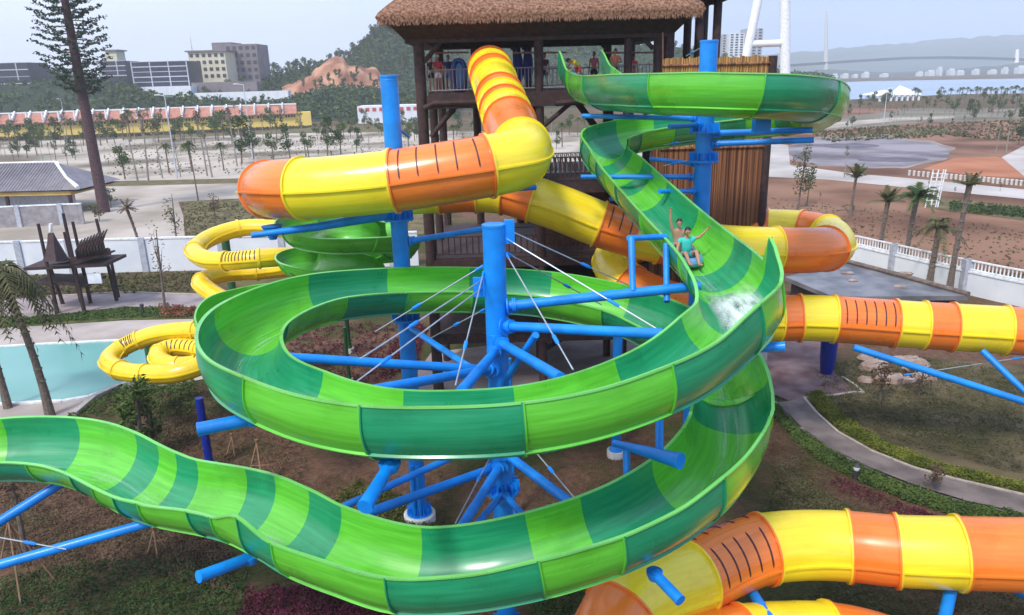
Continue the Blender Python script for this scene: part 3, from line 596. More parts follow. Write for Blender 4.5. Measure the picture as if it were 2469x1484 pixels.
sheet('orange_soil', [(2225, 408), (2300, 382), (2400, 378), (2500, 400), (2500, 432), (2350, 424)], ORS)
sheet('road', [(1800, 340), (1900, 350), (1905, 398), (2050, 418), (2200, 431), (2469, 457), (2700, 480), (2700, 506), (2469, 480), (2200, 454), (2000, 434), (1800, 424)], m_g('white_road', (.36, .32, .29), (.54, .49, .46), .1))
sheet('road', [(2415, 380), (2469, 352), (2700, 330), (2700, 470), (2560, 452), (2469, 425)], m_g('white_road', (.36, .32, .29), (.54, .49, .46), .1))
sheet('dry_grass', [(2190, 470), (2700, 520), (2700, 560), (2260, 505)], OLV)
sheet('paving', [(1840, 822), (2000, 815), (2010, 895), (2060, 945), (1940, 962), (1905, 968), (1850, 945)], BRICKP)
sheet('paving', [(1040, 850), (1500, 795), (1850, 790), (1850, 870), (1560, 930), (1380, 945), (960, 960)], WALK)
L_ = [(1868, 972), (1930, 1035), (2000, 1085), (2100, 1135), (2200, 1175), (2330, 1215), (2469, 1245), (2650, 1280)]
R_ = [(1938, 962), (1970, 1000), (2020, 1045), (2100, 1090), (2200, 1130), (2300, 1158), (2469, 1197), (2650, 1235)]
sheet('path', L_+list(reversed(R_)), PATH)
KERB = mat('kerb_stone', (.42, .37, .33), .85, var=.2, scale=5)
def kerb(pts, w_=.12, h=.1, n='kerb'):
    mb = MB(); q = [G(*p) for p in pts]
    for a, b in zip(q, q[1:]): mb.beam(a+Vector((0, 0, h/2)), b+Vector((0, 0, h/2)), w_, h*1.0)
    return struct(mb.build(n, KERB, smooth=0))
kerb(L_); kerb(R_); kerb([(1938, 962), (2010, 956), (2062, 948), (2082, 950), (2060, 930), (2030, 912)]); kerb([(300, 740.5), (480, 743)], .15, .1); kerb([(115, 716), (300, 706), (480, 712)], .15, .1)
# ---- pool
WATER = bpy.data.materials.new('pool_water'); WATER.use_nodes = True; _b = WATER.node_tree.nodes['Principled BSDF']; _b.inputs['Base Color'].default_value = (.16, .50, .50, 1); _b.inputs['Roughness'].default_value = .3
_n = WATER.node_tree.nodes.new('ShaderNodeTexNoise'); _n.inputs['Scale'].default_value = 4.5; _n.inputs['Detail'].default_value = 6; _bp = WATER.node_tree.nodes.new('ShaderNodeBump'); _bp.inputs['Strength'].default_value = .35
_r = WATER.node_tree.nodes.new('ShaderNodeValToRGB'); _n3 = WATER.node_tree.nodes.new('ShaderNodeTexNoise'); _n3.inputs['Scale'].default_value = .25
_r.color_ramp.elements[0].color = (.08, .29, .27, 1); _r.color_ramp.elements[1].color = (.20, .44, .40, 1); _tc = WATER.node_tree.nodes.new('ShaderNodeTexCoord')
for a, b in ((_tc.outputs['Object'], _n.inputs[0]), (_tc.outputs['Object'], _n3.inputs[0]), (_n3.outputs[0], _r.inputs[0]), (_r.outputs[0], _b.inputs['Base Color']), (_n.outputs[0], _bp.inputs['Height']), (_bp.outputs[0], _b.inputs['Normal'])): WATER.node_tree.links.new(a, b)
pool = [(-200, 845), (0, 836), (120, 829), (285, 821), (390, 818), (345, 905), (287, 932), (215, 956), (150, 967), (-200, 985)]
sheet('pool_water', pool, WATER, z=.07)
mb = MB(); q = [G(*p, .09) for p in pool]
for a, b in zip(q, q[1:]): mb.beam(a, b, .28, .1)
struct(mb.build('pool_coping', mat('white_coping', (.72, .72, .7), .6), smooth=0))
kerb([(290, 935), (230, 962), (180, 1004)], .3, .25, 'green_kerb')
# ---- lake
LAKE = mat('lake_water', (.30, .38, .48), .25, var=.08, scale=.01, spec=.5)
sheet('lake', [(1850, 206), (2100, 196), (2800, 184), (2800, 228), (2469, 226), (2300, 228), (2060, 240), (1850, 250)], LAKE, z=.15)
# ================================================================ hills
FOREST = mat('hillside_forest', (.018, .034, .018), .95, col2=(.05, .068, .04), scale=.045, detail=10, bump=1, bscale=.3, spec=.1)
FARH = mat('far_mountain', (.05, .07, .06), .95, col2=(.09, .11, .09), scale=.004, detail=8, spec=.1)
REDH = mat('red_earth', (.24, .10, .06), .95, col2=(.50, .27, .17), scale=.09, detail=12, bump=1, bscale=.5, spec=.1, ramp=(.4, .6))
def hill(name, ridge, dr, df, m, rough=.08, back=1.5, nsub=6, rows=14):
    mb = MB(); pts = []
    for (x0, y0), (x1, y1) in zip(ridge, ridge[1:]):
        for k in range(nsub): pts.append((x0+(x1-x0)*k/nsub, y0+(y1-y0)*(k/nsub)**2*(3-2*k/nsub)))
    pts.append(ridge[-1]); R = []
    for i, (x, y) in enumerate(pts):
        top = P(x, y, dr); d = Vector((top.x, top.y, 0)).normalized(); D = Vector((top.x, top.y)).length
        h = max(top.z, .5); col = []
        for j in range(rows+1):
            f = j/rows
            if f < .65: g_ = f/.65; dist = D*(df/dr)*(1-g_)+D*g_; z = h*(g_**1.15)
            else: g_ = (f-.65)/.35; dist = D*(1+(back-1)*g_); z = h*(1-g_*g_)
            p = d*dist; nz = noise.noise(Vector((p.x, p.y, 3))*.03)*h*rough*3+noise.noise(Vector((p.x, p.y, 9))*.11)*h*rough
            col.append(Vector((p.x, p.y, -1 if j in (0, rows) else max(z+nz*min(1, f*3), -.5))))
        R.append(col)
    grid(mb, R, False, 0); o = mb.build(name, m, smooth=60); return struct(o)
WHILL = hill('wooded_hill', [(-300, 175), (0, 172), (120, 176), (250, 188), (330, 205), (460, 212), (600, 205), (700, 190), (780, 200)], 410, 340, FOREST)
hill('red_earth_cut', [(680, 212), (700, 204), (722, 194), (745, 188), (765, 170), (785, 163), (806, 160), (828, 164), (842, 176), (862, 170), (884, 178), (905, 176), (925, 190), (945, 204), (960, 214)], 380, 350, REDH, .09, nsub=10, rows=24)
hill('near_slope', [(-300, 204), (0, 208), (240, 204), (320, 214), (345, 229), (460, 232), (620, 234), (700, 236), (780, 222), (850, 216), (940, 214), (1010, 222), (1100, 235)], 345, 312, FOREST, .1)
FHILL = hill('forest_hill', [(600, 215), (700, 192), (760, 170), (800, 160), (845, 150), (870, 120), (905, 84), (940, 72), (1000, 74), (1100, 88), (1300, 98), (1500, 106), (1640, 112), (1720, 150), (1850, 178), (1960, 186), (2010, 200)], 480, 375, FOREST)
FM = []
hill('far_mountains', [(1500, 150), (1800, 134), (1960, 124), (2060, 112), (2180, 104), (2300, 92), (2420, 84), (2600, 76), (2900, 90)], 3000, 2100, FARH, .03)
hill('far_shore', [(1900, 176), (2000, 168), (2130, 176), (2250, 172), (2400, 160), (2469, 150), (2700, 140)], 1500, 1250, FARH, .05)
# ================================================================ foliage kinds
def leafmat(n, a, b_): return mat(n, a, .75, col2=b_, scale=1.1, detail=3, spec=.25)
LF1 = leafmat('dark_leaves', (.024, .052, .016), (.065, .11, .03)); LF2 = leafmat('mid_leaves', (.045, .085, .02), (.10, .15, .035)); LF3 = leafmat('olive_leaves', (.07, .075, .03), (.14, .13, .06)); LF4 = leafmat('palm_leaves', (.035, .06, .018), (.10, .12, .04)); LF5 = leafmat('pine_needles', (.022, .045, .032), (.05, .085, .05))
DRY = leafmat('dry_brown_leaves', (.09, .055, .035), (.16, .11, .07)); BURG = leafmat('burgundy_leaves', (.06, .008, .022), (.15, .025, .05)); YG = leafmat('yellow_green_leaves', (.09, .12, .015), (.22, .24, .04))
BARK = mat('grey_bark', (.16, .125, .10), .9, var=.3, scale=6, bump=.4); BARK2 = mat('pale_trunk', (.27, .24, .21), .85, var=.25, scale=6); PBARK = mat('purple_brown_bark', (.085, .045, .05), .9, var=.35, scale=5, bump=.5)
def leaves(mb, c, R, n, s, flat=1.0, rnd=random):
    c = Vector(c)
    for _ in range(n):
        while True:
            v = Vector((rnd.uniform(-1, 1), rnd.uniform(-1, 1), rnd.uniform(-1, 1)))
            if v.length < 1: break
        v = v*(v.length**-.35 if v.length > .05 else 1); p = c+Vector((v.x*R[0], v.y*R[1], v.z*R[2]))
        a = Vector((rnd.gauss(0, 1), rnd.gauss(0, 1), rnd.gauss(0, .6)*flat)).normalized()*s*rnd.uniform(.6, 1.3); b = a.cross(Vector((rnd.gauss(0, 1), rnd.gauss(0, 1), rnd.gauss(0, 1)))).normalized()*s*rnd.uniform(.3, .6)
        mb.add([p-a, p+b, p+a, p-b], [(0, 1, 2, 3)])
def clump_tree(name, h, trunk_r, crown, leaf, n, s, label, cat='tree', bark=BARK, lean=.05, clumps=9, group=None, limbs=6, hide=True):
    rnd = random.Random(hash(name+str(h)) % 1000 if False else int(h*97+n)); t = thing(name, (0, 0, 0), label, cat, group)
    tr = MB(); c0 = h-crown[2]; top = Vector((h*lean, 0, h*.93)); tr.tube([(0, 0, -.1), (h*lean*.3, .05, h*.33), (h*lean*.7, 0, h*.66), top], [trunk_r*1.25, trunk_r, trunk_r*.75, trunk_r*.3], 8)
    cc = Vector((h*lean*.8, 0, c0)); lf = MB(); cl = []
    for k in range(clumps):
        a = rnd.uniform(0, 2*pi); rr = rnd.uniform(.25, .8); z = rnd.uniform(-.75, .85)
        cl.append(cc+Vector((cos(a)*rr*crown[0]*sqrt(max(.1, 1-z*z)), sin(a)*rr*crown[1]*sqrt(max(.1, 1-z*z)), z*crown[2])))
    for q in cl[:limbs]:
        st = Vector((h*lean*.6, 0, min(q.z-.3, c0-crown[2]*.5))); tr.tube([st, st.lerp(q, .5)+Vector((0, 0, .1)), q], [trunk_r*.45, trunk_r*.3, trunk_r*.1], 5)
    tr.build('trunk', bark, t)
    for q in cl: leaves(lf, q, (crown[0]*.42, crown[1]*.42, crown[2]*.34), n//clumps, s, rnd=rnd)
    lf.build('crown', leaf, t, smooth=0); return t
def palm(name, h, r, fl, leaf, label, nf=22, lean=.04, droop=1.0, group=None, cat='palm', tuft=None, seed=1, stiff=.45, elr=(-.1, 1.25)):
    rnd = random.Random(seed); t = thing(name, (0, 0, 0), label, cat, group); tr = MB(); pts = [(h*lean*(k/5)**2, 0, h*k/5-.05) for k in range(6)]
    tr.tube(pts, [r*1.3, r, r*.85, r*.8, r*.85, r*1.0], 9)
    for k in range(1, 12): z = h*k/12; tr.lathe((h*lean*(k/12)**2, 0, z), [(r*.95, 0), (r*1.12, .02), (r*.95, .07)], 8, cap=False)
    tr.build('trunk', BARK, t); cr = MB(); top = Vector(pts[-1])
    for k in range(nf):
        a = 2*pi*k/nf*2.4+rnd.uniform(-.3, .3); el = rnd.uniform(*elr); L = fl*rnd.uniform(.75, 1.1); d = Vector((cos(a), sin(a), 0)); q = []; 
        for j in range(8):
            f = j/7; q.append(top+d*(L*f*cos(el)*(1-.12*f))+Vector((0, 0, L*(sin(el)*f-droop*stiff*f*f*1.3))))
        cr.tube(q, [.03, .028, .025, .02, .018, .014, .01, .006], 4)
        for j in range(1, 8):
            for m_ in (0, .3, .6):
                p = q[j-1].lerp(q[j], m_) if m_ else q[j]; tt = (q[j]-q[j-1]).normalized(); sd = tt.cross(Vector((0, 0, 1))).normalized(); w_ = L*.26*rnd.uniform(.6, 1.15)*(1-abs(j/7-.45)*1.1)
                for sg in (-1, 1):
                    e = p+sd*sg*w_+tt*w_*.7-Vector((0, 0, w_*rnd.uniform(.2, .7))); b = tt*.045*max(1, fl/2)
                    cr.add([p-b, p+b, e], [(0, 1, 2)])
    cr.build('crown', leaf, t, smooth=0); return t
protos = {}
def place(key, make, x, y, h=None, rz=None, label=None, s=None, z=0):
    """first use moves the prototype itself, later uses copy it"""
    g = G(x, y, z) if not isinstance(x, Vector) else x
    if key not in protos: protos[key] = [make(), False]
    o, used = protos[key]; rz = random.uniform(0, 6.28) if rz is None else rz
    base = o.get('_h', 1.0)
    if h is not None: s = h/o['_h']
    s = s or 1
    if not used:
        protos[key][1] = True; o.location = g; o.rotation_euler = (0, 0, rz); o.scale = (s, s, s); c_ = o
        if label: o['label'] = label
    else: c_ = copytree(o, g, rz, s, label)
    return c_
def mk(f, h, *a, **k):
    def _():
        o = f(*a[:1], h, *a[1:], **k); o['_h'] = float(h); return o
    return _
# ================================================================ background vegetation
GR1 = 'young trees on the gravel lot'
MK = dict(
 bush=[mk(clump_tree, 6, 'broadleaf_tree', .12, (1.9, 1.9, 2.1), LF2, 700, .22, 'x', group=GR1), mk(clump_tree, 6, 'broadleaf_tree', .1, (1.6, 1.6, 2.2), LF1, 600, .22, 'x', group=GR1, lean=.1)],
 thin=[mk(clump_tree, 9, 'staked_tree', .11, (.9, .9, 1.5), LF3, 200, .16, 'x', bark=BARK2, group=GR1, lean=-.06), mk(clump_tree, 9, 'staked_tree', .1, (.7, .7, 1.1), DRY, 120, .16, 'x', bark=BARK2, group=GR1, lean=.04)],
 palm=[mk(palm, 5, 'palm_tree', .14, 1.9, LF4, 'x', group=GR1, seed=3)],
 small=[mk(clump_tree, 3.2, 'sapling', .05, (.5, .5, .8), LF1, 130, .12, 'x', group=GR1)])
DESC = dict(bush=['bushy dark tree', 'leafy green tree'], thin=['thin tree with small olive top', 'thin tree with dry brown top'], palm=['short spreading palm'], small=['little sapling'])
def veg(kind, v, x, y, top, where, label=None, grp=None):
    h = hpx(x, y, top); o = place(kind+str(v), MK[kind][v], x, y, h, label=label or (DESC[kind][v]+' '+where))
    if grp: o['group'] = grp
    return o
rl = random.Random(21)
# row before the yellow hall
n = 0
for i in range(44):
    x = -30+i*16.5+rl.uniform(-8, 8); y = 352-x*.035+rl.uniform(-7, 12); k = rl.choice(['bush', 'bush', 'thin', 'palm', 'small']); v = rl.randrange(len(MK[k]))
    veg(k, v, x, y, y-rl.uniform(48, 74) if k != 'thin' else y-rl.uniform(60, 85), 'in the row before the long yellow hall', grp='row of trees before the yellow hall')
for i in range(20):
    x = -20+i*13+rl.uniform(-6, 6); y = 385-x*.03+rl.uniform(-12, 22); k = rl.choice(['bush', 'thin', 'small', 'bush']); v = rl.randrange(len(MK[k]))
    if x < 215: veg(k, v, x, y, y-rl.uniform(40, 60), 'behind the grey tiled pavilion', grp='trees behind the pavilion')
for x, y, t_op, k, v, wh in ((302, 433, 352, 'bush', 0, 'nearest the pine on the gravel'), (332, 436, 275, 'thin', 1, 'right of the pine'), (358, 436, 268, 'thin', 0, 'second right of the pine'), (392, 430, 292, 'thin', 1, 'beside the tall street lamp'),
        (408, 418, 352, 'palm', 0, 'left of the lamp post base'), (436, 428, 330, 'thin', 0, 'right of the street lamp'), (463, 415, 352, 'palm', 0, 'in the middle of the gravel'), (500, 425, 268, 'thin', 1, 'left of the wide palm'), (512, 428, 290, 'thin', 0, 'close by the wide palm'),
        (540, 412, 350, 'palm', 0, 'widest on the gravel'), (572, 402, 262, 'thin', 1, 'behind the white lamp post'), (583, 395, 282, 'bush', 1, 'left of the white lamp post'), (612, 384, 318, 'bush', 0, 'right of the white lamp post'), (560, 348, 290, 'bush', 1, 'below the red tiled roofs'),
        (660, 385, 322, 'bush', 0, 'just above the yellow tube'), (700, 384, 300, 'bush', 1, 'above the middle of the tube'), (738, 378, 268, 'thin', 0, 'beyond the upper tube'), (745, 380, 318, 'bush', 0, 'behind the tube near the hall end'), (790, 376, 282, 'bush', 1, 'near the end of the yellow hall'),
        (822, 372, 300, 'bush', 0, 'left of the blue column'), (860, 368, 308, 'bush', 1, 'two left of the blue column'), (890, 362, 290, 'thin', 0, 'beside the blue column'), (985, 358, 300, 'bush', 0, 'right of the blue column'), (1000, 340, 285, 'bush', 1, 'by the tower foot')):
    veg(k, v, x, y, t_op, wh)
for i in range(16):
    x = 765+i*16+rl.uniform(-6, 6); y = 318+rl.uniform(-10, 26); veg('bush', i % 2, x, y, y-rl.uniform(28, 48), 'in the far row left of the tower', grp='far row of trees left of the tower')
for i in range(26):
    x = 1045+i*15+rl.uniform(-6, 6); y = 322+rl.uniform(-8, 46); k = rl.choice(['bush', 'bush', 'palm', 'thin']); veg(k, rl.randrange(len(MK[k])), x, y, y-rl.uniform(38, 60), 'seen between the legs of the thatched tower', grp='trees seen between the tower legs')
# right: park beyond the soil field
for i in range(38):
    x = 2040+i*12+rl.uniform(-8, 8); y = 262+rl.uniform(-12, 22)+(i > 14)*-4; k = rl.choice(['bush', 'bush', 'palm', 'small', 'thin']); veg(k, rl.randrange(len(MK[k])), x, y, y-rl.uniform(22, 44), 'in the park by the lake', grp='park trees by the lake')
for i in range(26):
    x = 2262+i*8.5+rl.uniform(-5, 5); y = 238+rl.uniform(-3, 6); veg('palm', 0, x, y, 216-rl.uniform(-5, 7), 'in the palm row along the lake shore', grp='palm row on the lake shore')
for i in range(26):
    x = 2080+i*13; y = 287+rl.uniform(-4, 6); veg('thin', 1, x, y, y-rl.uniform(22, 36), 'in the leafless row beyond the soil field', grp='leafless trees beyond the soil field')
for x, y, t_op, k, v, wh in ((2380, 330, 262, 'thin', 1, 'bare at the right of the red soil'), (2400, 372, 290, 'thin', 1, 'bare beside the sandy track'), (2425, 372, 268, 'thin', 0, 'at the sandy track'), (2455, 350, 262, 'bush', 1, 'at the right edge above the track'), (2478, 340, 258, 'bush', 0, 'cut by the right edge'),
        (2035, 430, 352, 'thin', 0, 'between the basin and the white road')):
    veg(k, v, x, y, t_op, wh)
for i in range(46):
    x = 2035+rl.uniform(0, 440); y = rl.uniform(240, 312); k = rl.choice(['bush', 'bush', 'small', 'thin']); veg(k, rl.randrange(len(MK[k])), x, y, y-rl.uniform(14, 32), 'in the scrubby park by the lake', grp='scrubby park trees by the lake')
for i in range(34):
    x = 250+rl.uniform(0, 640); y = rl.uniform(338, 428); veg('small', 0, x, y, y-rl.uniform(12, 24), 'scattered over the gravel lot', grp='saplings scattered over the gravel lot')
for i in range(8):
    x = 1870+rl.uniform(0, 600); y = rl.uniform(440, 560); veg('small', 0, x, y, y-rl.uniform(14, 26), 'scattered over the brown soil behind the right wall', grp='saplings on the brown soil')
# mid-distance palms and others
def solo(f, x, y, top, *a, rz=0, **k):
    h = hpx(x, y, top); o = f(a[0], h, *a[1:], **k); o.location = G(x, y); o.rotation_euler = (0, 0, rz); return o
PG = 'palms along the right hand wall'
solo(palm, 2050, 524, 428, 'palm_tree', .16, 2.2, LF4, 'palm with upright dark fronds above the white wall end', group=PG, seed=5, stiff=.2, elr=(.3, 1.5), nf=14)
solo(palm, 2116, 640, 486, 'palm_tree', .2, 1.9, LF3, 'leftmost palm close before the right hand white wall', group=PG, seed=6, stiff=.25, elr=(.2, 1.45), nf=18)
solo(palm, 2178, 664, 476, 'palm_tree', .22, 2.4, LF1, 'second palm before the right wall, with the darkest crown', group=PG, seed=7, stiff=.35, elr=(.1, 1.4))
solo(palm, 2240, 690, 545, 'palm_tree', .24, 2.3, LF3, 'shortest and palest palm before the right wall', group=PG, seed=8, stiff=.6, elr=(-.2, 1.3), nf=18)
solo(palm, 2288, 704, 446, 'palm_tree', .21, 1.6, LF3, 'tallest palm before the right wall', group=PG, seed=9, stiff=.2, elr=(.3, 1.5), nf=16)
solo(palm, 122, 1004, 650, 'palm_tree', .2, 3.1, LF3, 'big scruffy grey green palm with hanging fronds beside the pool', seed=11, nf=30, stiff=.9, droop=1.2, lean=-.12)
solo(palm, 20, 985, 700, 'palm_tree', .18, 2.3, LF4, 'green palm at the left edge beside the pool', seed=12, nf=20, stiff=.9, droop=1.2, lean=-.05)
solo(palm, 350, 652, 500, 'palm_tree', .14, 1.3, DRY, 'slim leaning palm in front of the left white wall', seed=13, stiff=.2, lean=-.12, nf=10)
solo(clump_tree, 398, 748, 540, 'staked_tree', .09, (.9, .9, 2.4), DRY, 90, .12, 'thin nearly leafless tree on the walkway right of the ship tower', bark=BARK, limbs=8)
solo(clump_tree, 432, 640, 455, 'staked_tree', .08, (1.1, 1.1, 2.2), LF3, 150, .13, 'thin pinkish tree before the white wall, left of the yellow coil', limbs=8)
solo(clump_tree, 520, 540, 468, 'broadleaf_tree', .07, (1.0, 1.0, 1.1), DRY, 200, .14, 'small brown tree above the top of the yellow coil')
solo(clump_tree, 1924, 505, 348, 'broadleaf_tree', .1, (1.3, 1.3, 2.9), LF3, 620, .17, 'bushy pale green tree just right of the bamboo wall', limbs=8, clumps=14)
solo(clump_tree, 1945, 498, 395, 'broadleaf_tree', .07, (.9, .9, 1.8), LF2, 260, .15, 'smaller green tree beside the bushy pale one right of the bamboo wall', limbs=6)
solo(palm, 478, 485, 345, 'palm_tree', .1, 1.3, LF4, 'tall thin palm at the roadside beyond the yellow coil', seed=15, lean=-.03)
solo(clump_tree, 268, 502, 455, 'shrub', .05, (1.3, 1.3, .9), LF1, 420, .14, 'dark shrub at the foot of the giant pine', cat='shrub')
solo(clump_tree, 240, 535, 490, 'shrub', .05, (1.2, 1.2, .9), LF3, 350, .14, 'low brown green shrub left of the pine foot', cat='shrub')
solo(clump_tree, 348, 1120, 925, 'broadleaf_tree', .1, (.95, .95, 1.5), LF2, 800, .13, 'leafy young tree below the lower yellow coil', limbs=5)
solo(clump_tree, 372, 1105, 965, 'broadleaf_tree', .08, (.6, .6, 1.0), LF1, 320, .12, 'darker young tree just right of the leafy one', limbs=5)
solo(clump_tree, 2245, 1185, 1118, 'shrub', .03, (.45, .45, .45), DRY, 220, .07, 'bare brown shrub in the middle of the grey path edge', cat='shrub')
solo(clump_tree, 2120, 975, 880, 'broadleaf_tree', .06, (.7, .7, .7), DRY, 260, .1, 'brown shrub beside the rockery right of the navy pedestal', cat='shrub')
solo(clump_tree, 2215, 955, 880, 'broadleaf_tree', .05, (.9, .9, .6), DRY, 320, .09, 'pale dry shrub under the long blue strut', cat='shrub')
solo(clump_tree, 2330, 706, 672, 'sapling', .03, (.3, .2, .5), LF2, 60, .13, 'bright sapling against the right hand white wall')
solo(clump_tree, 60, 1330, 1150, 'staked_tree', .09, (.4, .4, .6), DRY, 100, .1, 'bare stump like tree with bamboo stakes at the lower left', limbs=3)
# giant pine-shaped mast tree
def pine():
    g = G(252, 512); t = thing('pine_tree', g, 'very tall thin pine with a bare purple brown trunk and short tiers of branches', 'tree')
    H_ = 36.5; mb = MB(); mb.tube([g+Vector((0, 0, -.2)), g+Vector((0, 0, H_*.5)), g+Vector((0, 0, H_))], [.75, .58, .30], 14); mb.build('trunk', PBARK, t)
    rnd = random.Random(5); br = MB(); lf = MB()
    for k in range(120):
        z = 15.5+k*(H_-15.5)/120; a = k*2.4; L = (2.2+2.0*min(1, (z-15)/3.5))*(1 if z < 30 else 1-(z-30)/14)*rnd.uniform(.75, 1.1); d = Vector((cos(a), sin(a), 0)); p0 = g+Vector((0, 0, z)); p1 = p0+d*L*.6+Vector((0, 0, -.15)); p2 = p0+d*L+Vector((0, 0, .55))
        br.tube([p0, p1, p2], [.07, .05, .02], 5)
        for j in range(7):
            f = .35+.65*j/6; q = p0.lerp(p1, f/.6) if f < .6 else p1.lerp(p2, (f-.6)/.4); leaves(lf, q, (.42, .42, .2), 7, .26, rnd=rnd)
    br.build('branches', PBARK, t); lf.build('crown', LF5, t, smooth=0)
pine()
# ridge trees
RT = 'trees along the hill ridge'
RTm = [mk(clump_tree, 10, 'ridge_tree', .25, (3.2, 3.2, 3.6), LF1, 380, .6, 'x', group=RT), mk(clump_tree, 10, 'ridge_tree', .2, (2.4, 2.4, 4), LF2, 300, .6, 'x', group=RT)]
def hilltree(x, y, d, hp, v, label):
    g = P(x, y, d); h = hp/FPX*d; o = place('r'+str(v), RTm[v], g, 0, h=h*1.15, label=label); return o
for i in range(46):
    x = 615+i*9.5+rl.uniform(-3, 3); ridge = [(600, 190), (700, 180), (760, 168), (830, 150), (870, 125), (905, 85), (940, 75), (1060, 90)]
    for (a, b), (c_, d_) in zip(ridge, ridge[1:]):
        if a <= x <= c_: y = b+(d_-b)*(x-a)/(c_-a)
    hilltree(x, y+10, 470, rl.uniform(20, 38), i % 2, 'tree on the hill crest %s' % ('above the red earth cut' if x < 870 else 'at the wooded peak left of the thatched roof'))
for i in range(44):
    x = -20+i*15.5+rl.uniform(-4, 4); y = 185+rl.uniform(0, 45) + (x > 300)*18; hilltree(x, y+14, 395-(y-185)*.9, rl.uniform(22, 36), i % 2, 'tree on the wooded slope under the hilltop buildings')
for i in range(26): hilltree(680+i*11+rl.uniform(-6, 6), 205+rl.uniform(-22, 12), 365, rl.uniform(12, 24), i % 2, 'tree on the red earth cut below the wooded peak')
for i in range(9): hilltree(1625+i*24, 135+i*6, 470, 30, i % 2, 'tree on the ridge right of the thatched tower')
for i in range(12): hilltree(880+rl.uniform(0, 130), rl.uniform(120, 235), 420, 34, i % 2, 'tree on the slope behind the left tower post')
def canopy(hillo, n, s, leaf, label, zmin=2, r=2.6, xr=None):
    mb = MB(); rnd = random.Random(n); vs = hillo.data.vertices; fs = [p for p in hillo.data.polygons if p.center.z > zmin and (xr is None or xr[0] < PR(p.center)[0] < xr[1])]
    for _ in range(n):
        f = rnd.choice(fs); a, b, c_, d = [vs[i].co for i in f.vertices][:4]; u, v = rnd.random(), rnd.random(); p = a.lerp(b, u).lerp(d.lerp(c_, u), v); leaves(mb, p+Vector((0, 0, r*.5)), (r, r, r*rnd.uniform(.6, 1.3)), 9, s, rnd=rnd)
    o = mb.build('woodland', leaf, smooth=0); o['kind'] = 'stuff'; o['label'] = label; o['category'] = 'woodland'; return o
canopy(FHILL, 3200, 1.3, LF1, 'dense dark woodland covering the hill behind the thatched tower', xr=(600, 2050)); canopy(FHILL, 1300, 1.2, LF2, 'paler trees mixed into the woodland behind the tower', xr=(600, 2050))
canopy(WHILL, 2200, 1.2, LF1, 'dark woodland on the hill under the clad buildings', xr=(-60, 800)); canopy(bpy.data.objects['near_slope'], 2200, 1.0, LF1, 'dark woodland on the slope behind the yellow hall', xr=(-60, 1100), zmin=.5, r=1.7); canopy(bpy.data.objects['near_slope'], 900, 1.0, LF2, 'lighter bushes on the slope behind the yellow hall', xr=(-60, 1100), zmin=.5, r=1.5)
# low planting: hedges, beds, scrub
def off(pts, dx, dy): return [(x+dx, y+dy) for x, y in pts]
def strip(name, L, R, leaf, n, s, hgt, label, cat='hedge'):
    mb = MB(); rnd = random.Random(len(label)); Lw = [G(*p) for p in L]; Rw = [G(*p) for p in R]
    for _ in range(n):
        k = rnd.randrange(len(Lw)-1); f = rnd.random(); g_ = rnd.random(); p = Lw[k].lerp(Lw[k+1], f).lerp(Rw[k].lerp(Rw[k+1], f), g_)
        hh = hgt*(.5+.5*noise.noise(p*1.3+Vector((5, 5, 0))))+.05
        leaves(mb, p+Vector((0, 0, hh*.5)), (.12, .12, hh*.5), 5, s, rnd=rnd)
    o = mb.build(name, leaf, smooth=0); o['label'] = label; o['category'] = cat; o['kind'] = 'stuff'; return o
off = lambda pts, dx, dy: [(x+dx, y+dy) for x, y in pts]
strip('hedge', off(R_, 6, -4), [(1975, 950), (2010, 985), (2055, 1022), (2130, 1068), (2215, 1108), (2310, 1136), (2475, 1172), (2655, 1208)], YG, 4200, .05, .45, 'clipped yellow green hedge along the upper side of the grey path')
strip('hedge', off(L_, -4, 5), [(1858, 990), (1905, 1055), (1975, 1110), (2075, 1165), (2180, 1208), (2310, 1250), (2450, 1285), (2640, 1325)], LF2, 4200, .06, .4, 'rough green hedge along the lower side of the grey path')
strip('flower_bed', [(2020, 1150), (2100, 1190), (2200, 1225), (2260, 1245)], [(1990, 1165), (2080, 1215), (2170, 1245), (2240, 1262)], BURG, 260, .05, .2, 'thin dark red planting below the lower hedge', 'planting')
strip('flower_bed', [(385, 742), (480, 744), (560, 744)], [(385, 768), (480, 768), (560, 768)], leafmat('red_orange_leaves', (.20, .05, .03), (.3, .12, .06)), 500, .1, .5, 'red orange flower bed left of the green coil exit', 'planting')
strip('burgundy_shrubs', [(600, 1432), (760, 1412), (880, 1470), (1000, 1500)], [(560, 1560), (720, 1600), (880, 1620), (1000, 1620)], BURG, 2600, .055, .6, 'dark burgundy shrubs under the bottom of the lower loop', 'planting')
strip('ground_plants', [(1000, 1210), (860, 1160), (780, 1240)], [(1090, 1330), (940, 1300), (800, 1330)], leafmat('yellowish_leaves', (.06, .07, .015), (.15, .15, .04)), 2200, .06, .35, 'low yellow green plants round the white footing', 'planting')
strip('ground_plants', [(0, 1400), (200, 1360), (420, 1350), (600, 1370)], [(0, 1540), (200, 1540), (420, 1540), (600, 1560)], LF1, 2600, .05, .25, 'low dark green plants at the bottom left corner', 'planting')
strip('ground_plants', [(1280, 1440), (1450, 1400), (1560, 1380)], [(1280, 1560), (1450, 1560), (1560, 1560)], LF1, 1200, .05, .3, 'green plants between the loop and the bottom tube', 'planting')
strip('scrub', [(1880, 1120), (2000, 1200), (2200, 1290), (2469, 1320)], [(1840, 1250), (2000, 1290), (2200, 1330), (2469, 1380)], LF3, 5000, .045, .14, 'sparse grass on the lawn under the path', 'grass')
strip('scrub', [(0, 1150), (250, 1180), (450, 1260), (560, 1340)], [(0, 1360), (200, 1380), (400, 1390), (560, 1430)], DRY, 5000, .045, .14, 'dry brown grass tufts under the left exit of the slide', 'grass')
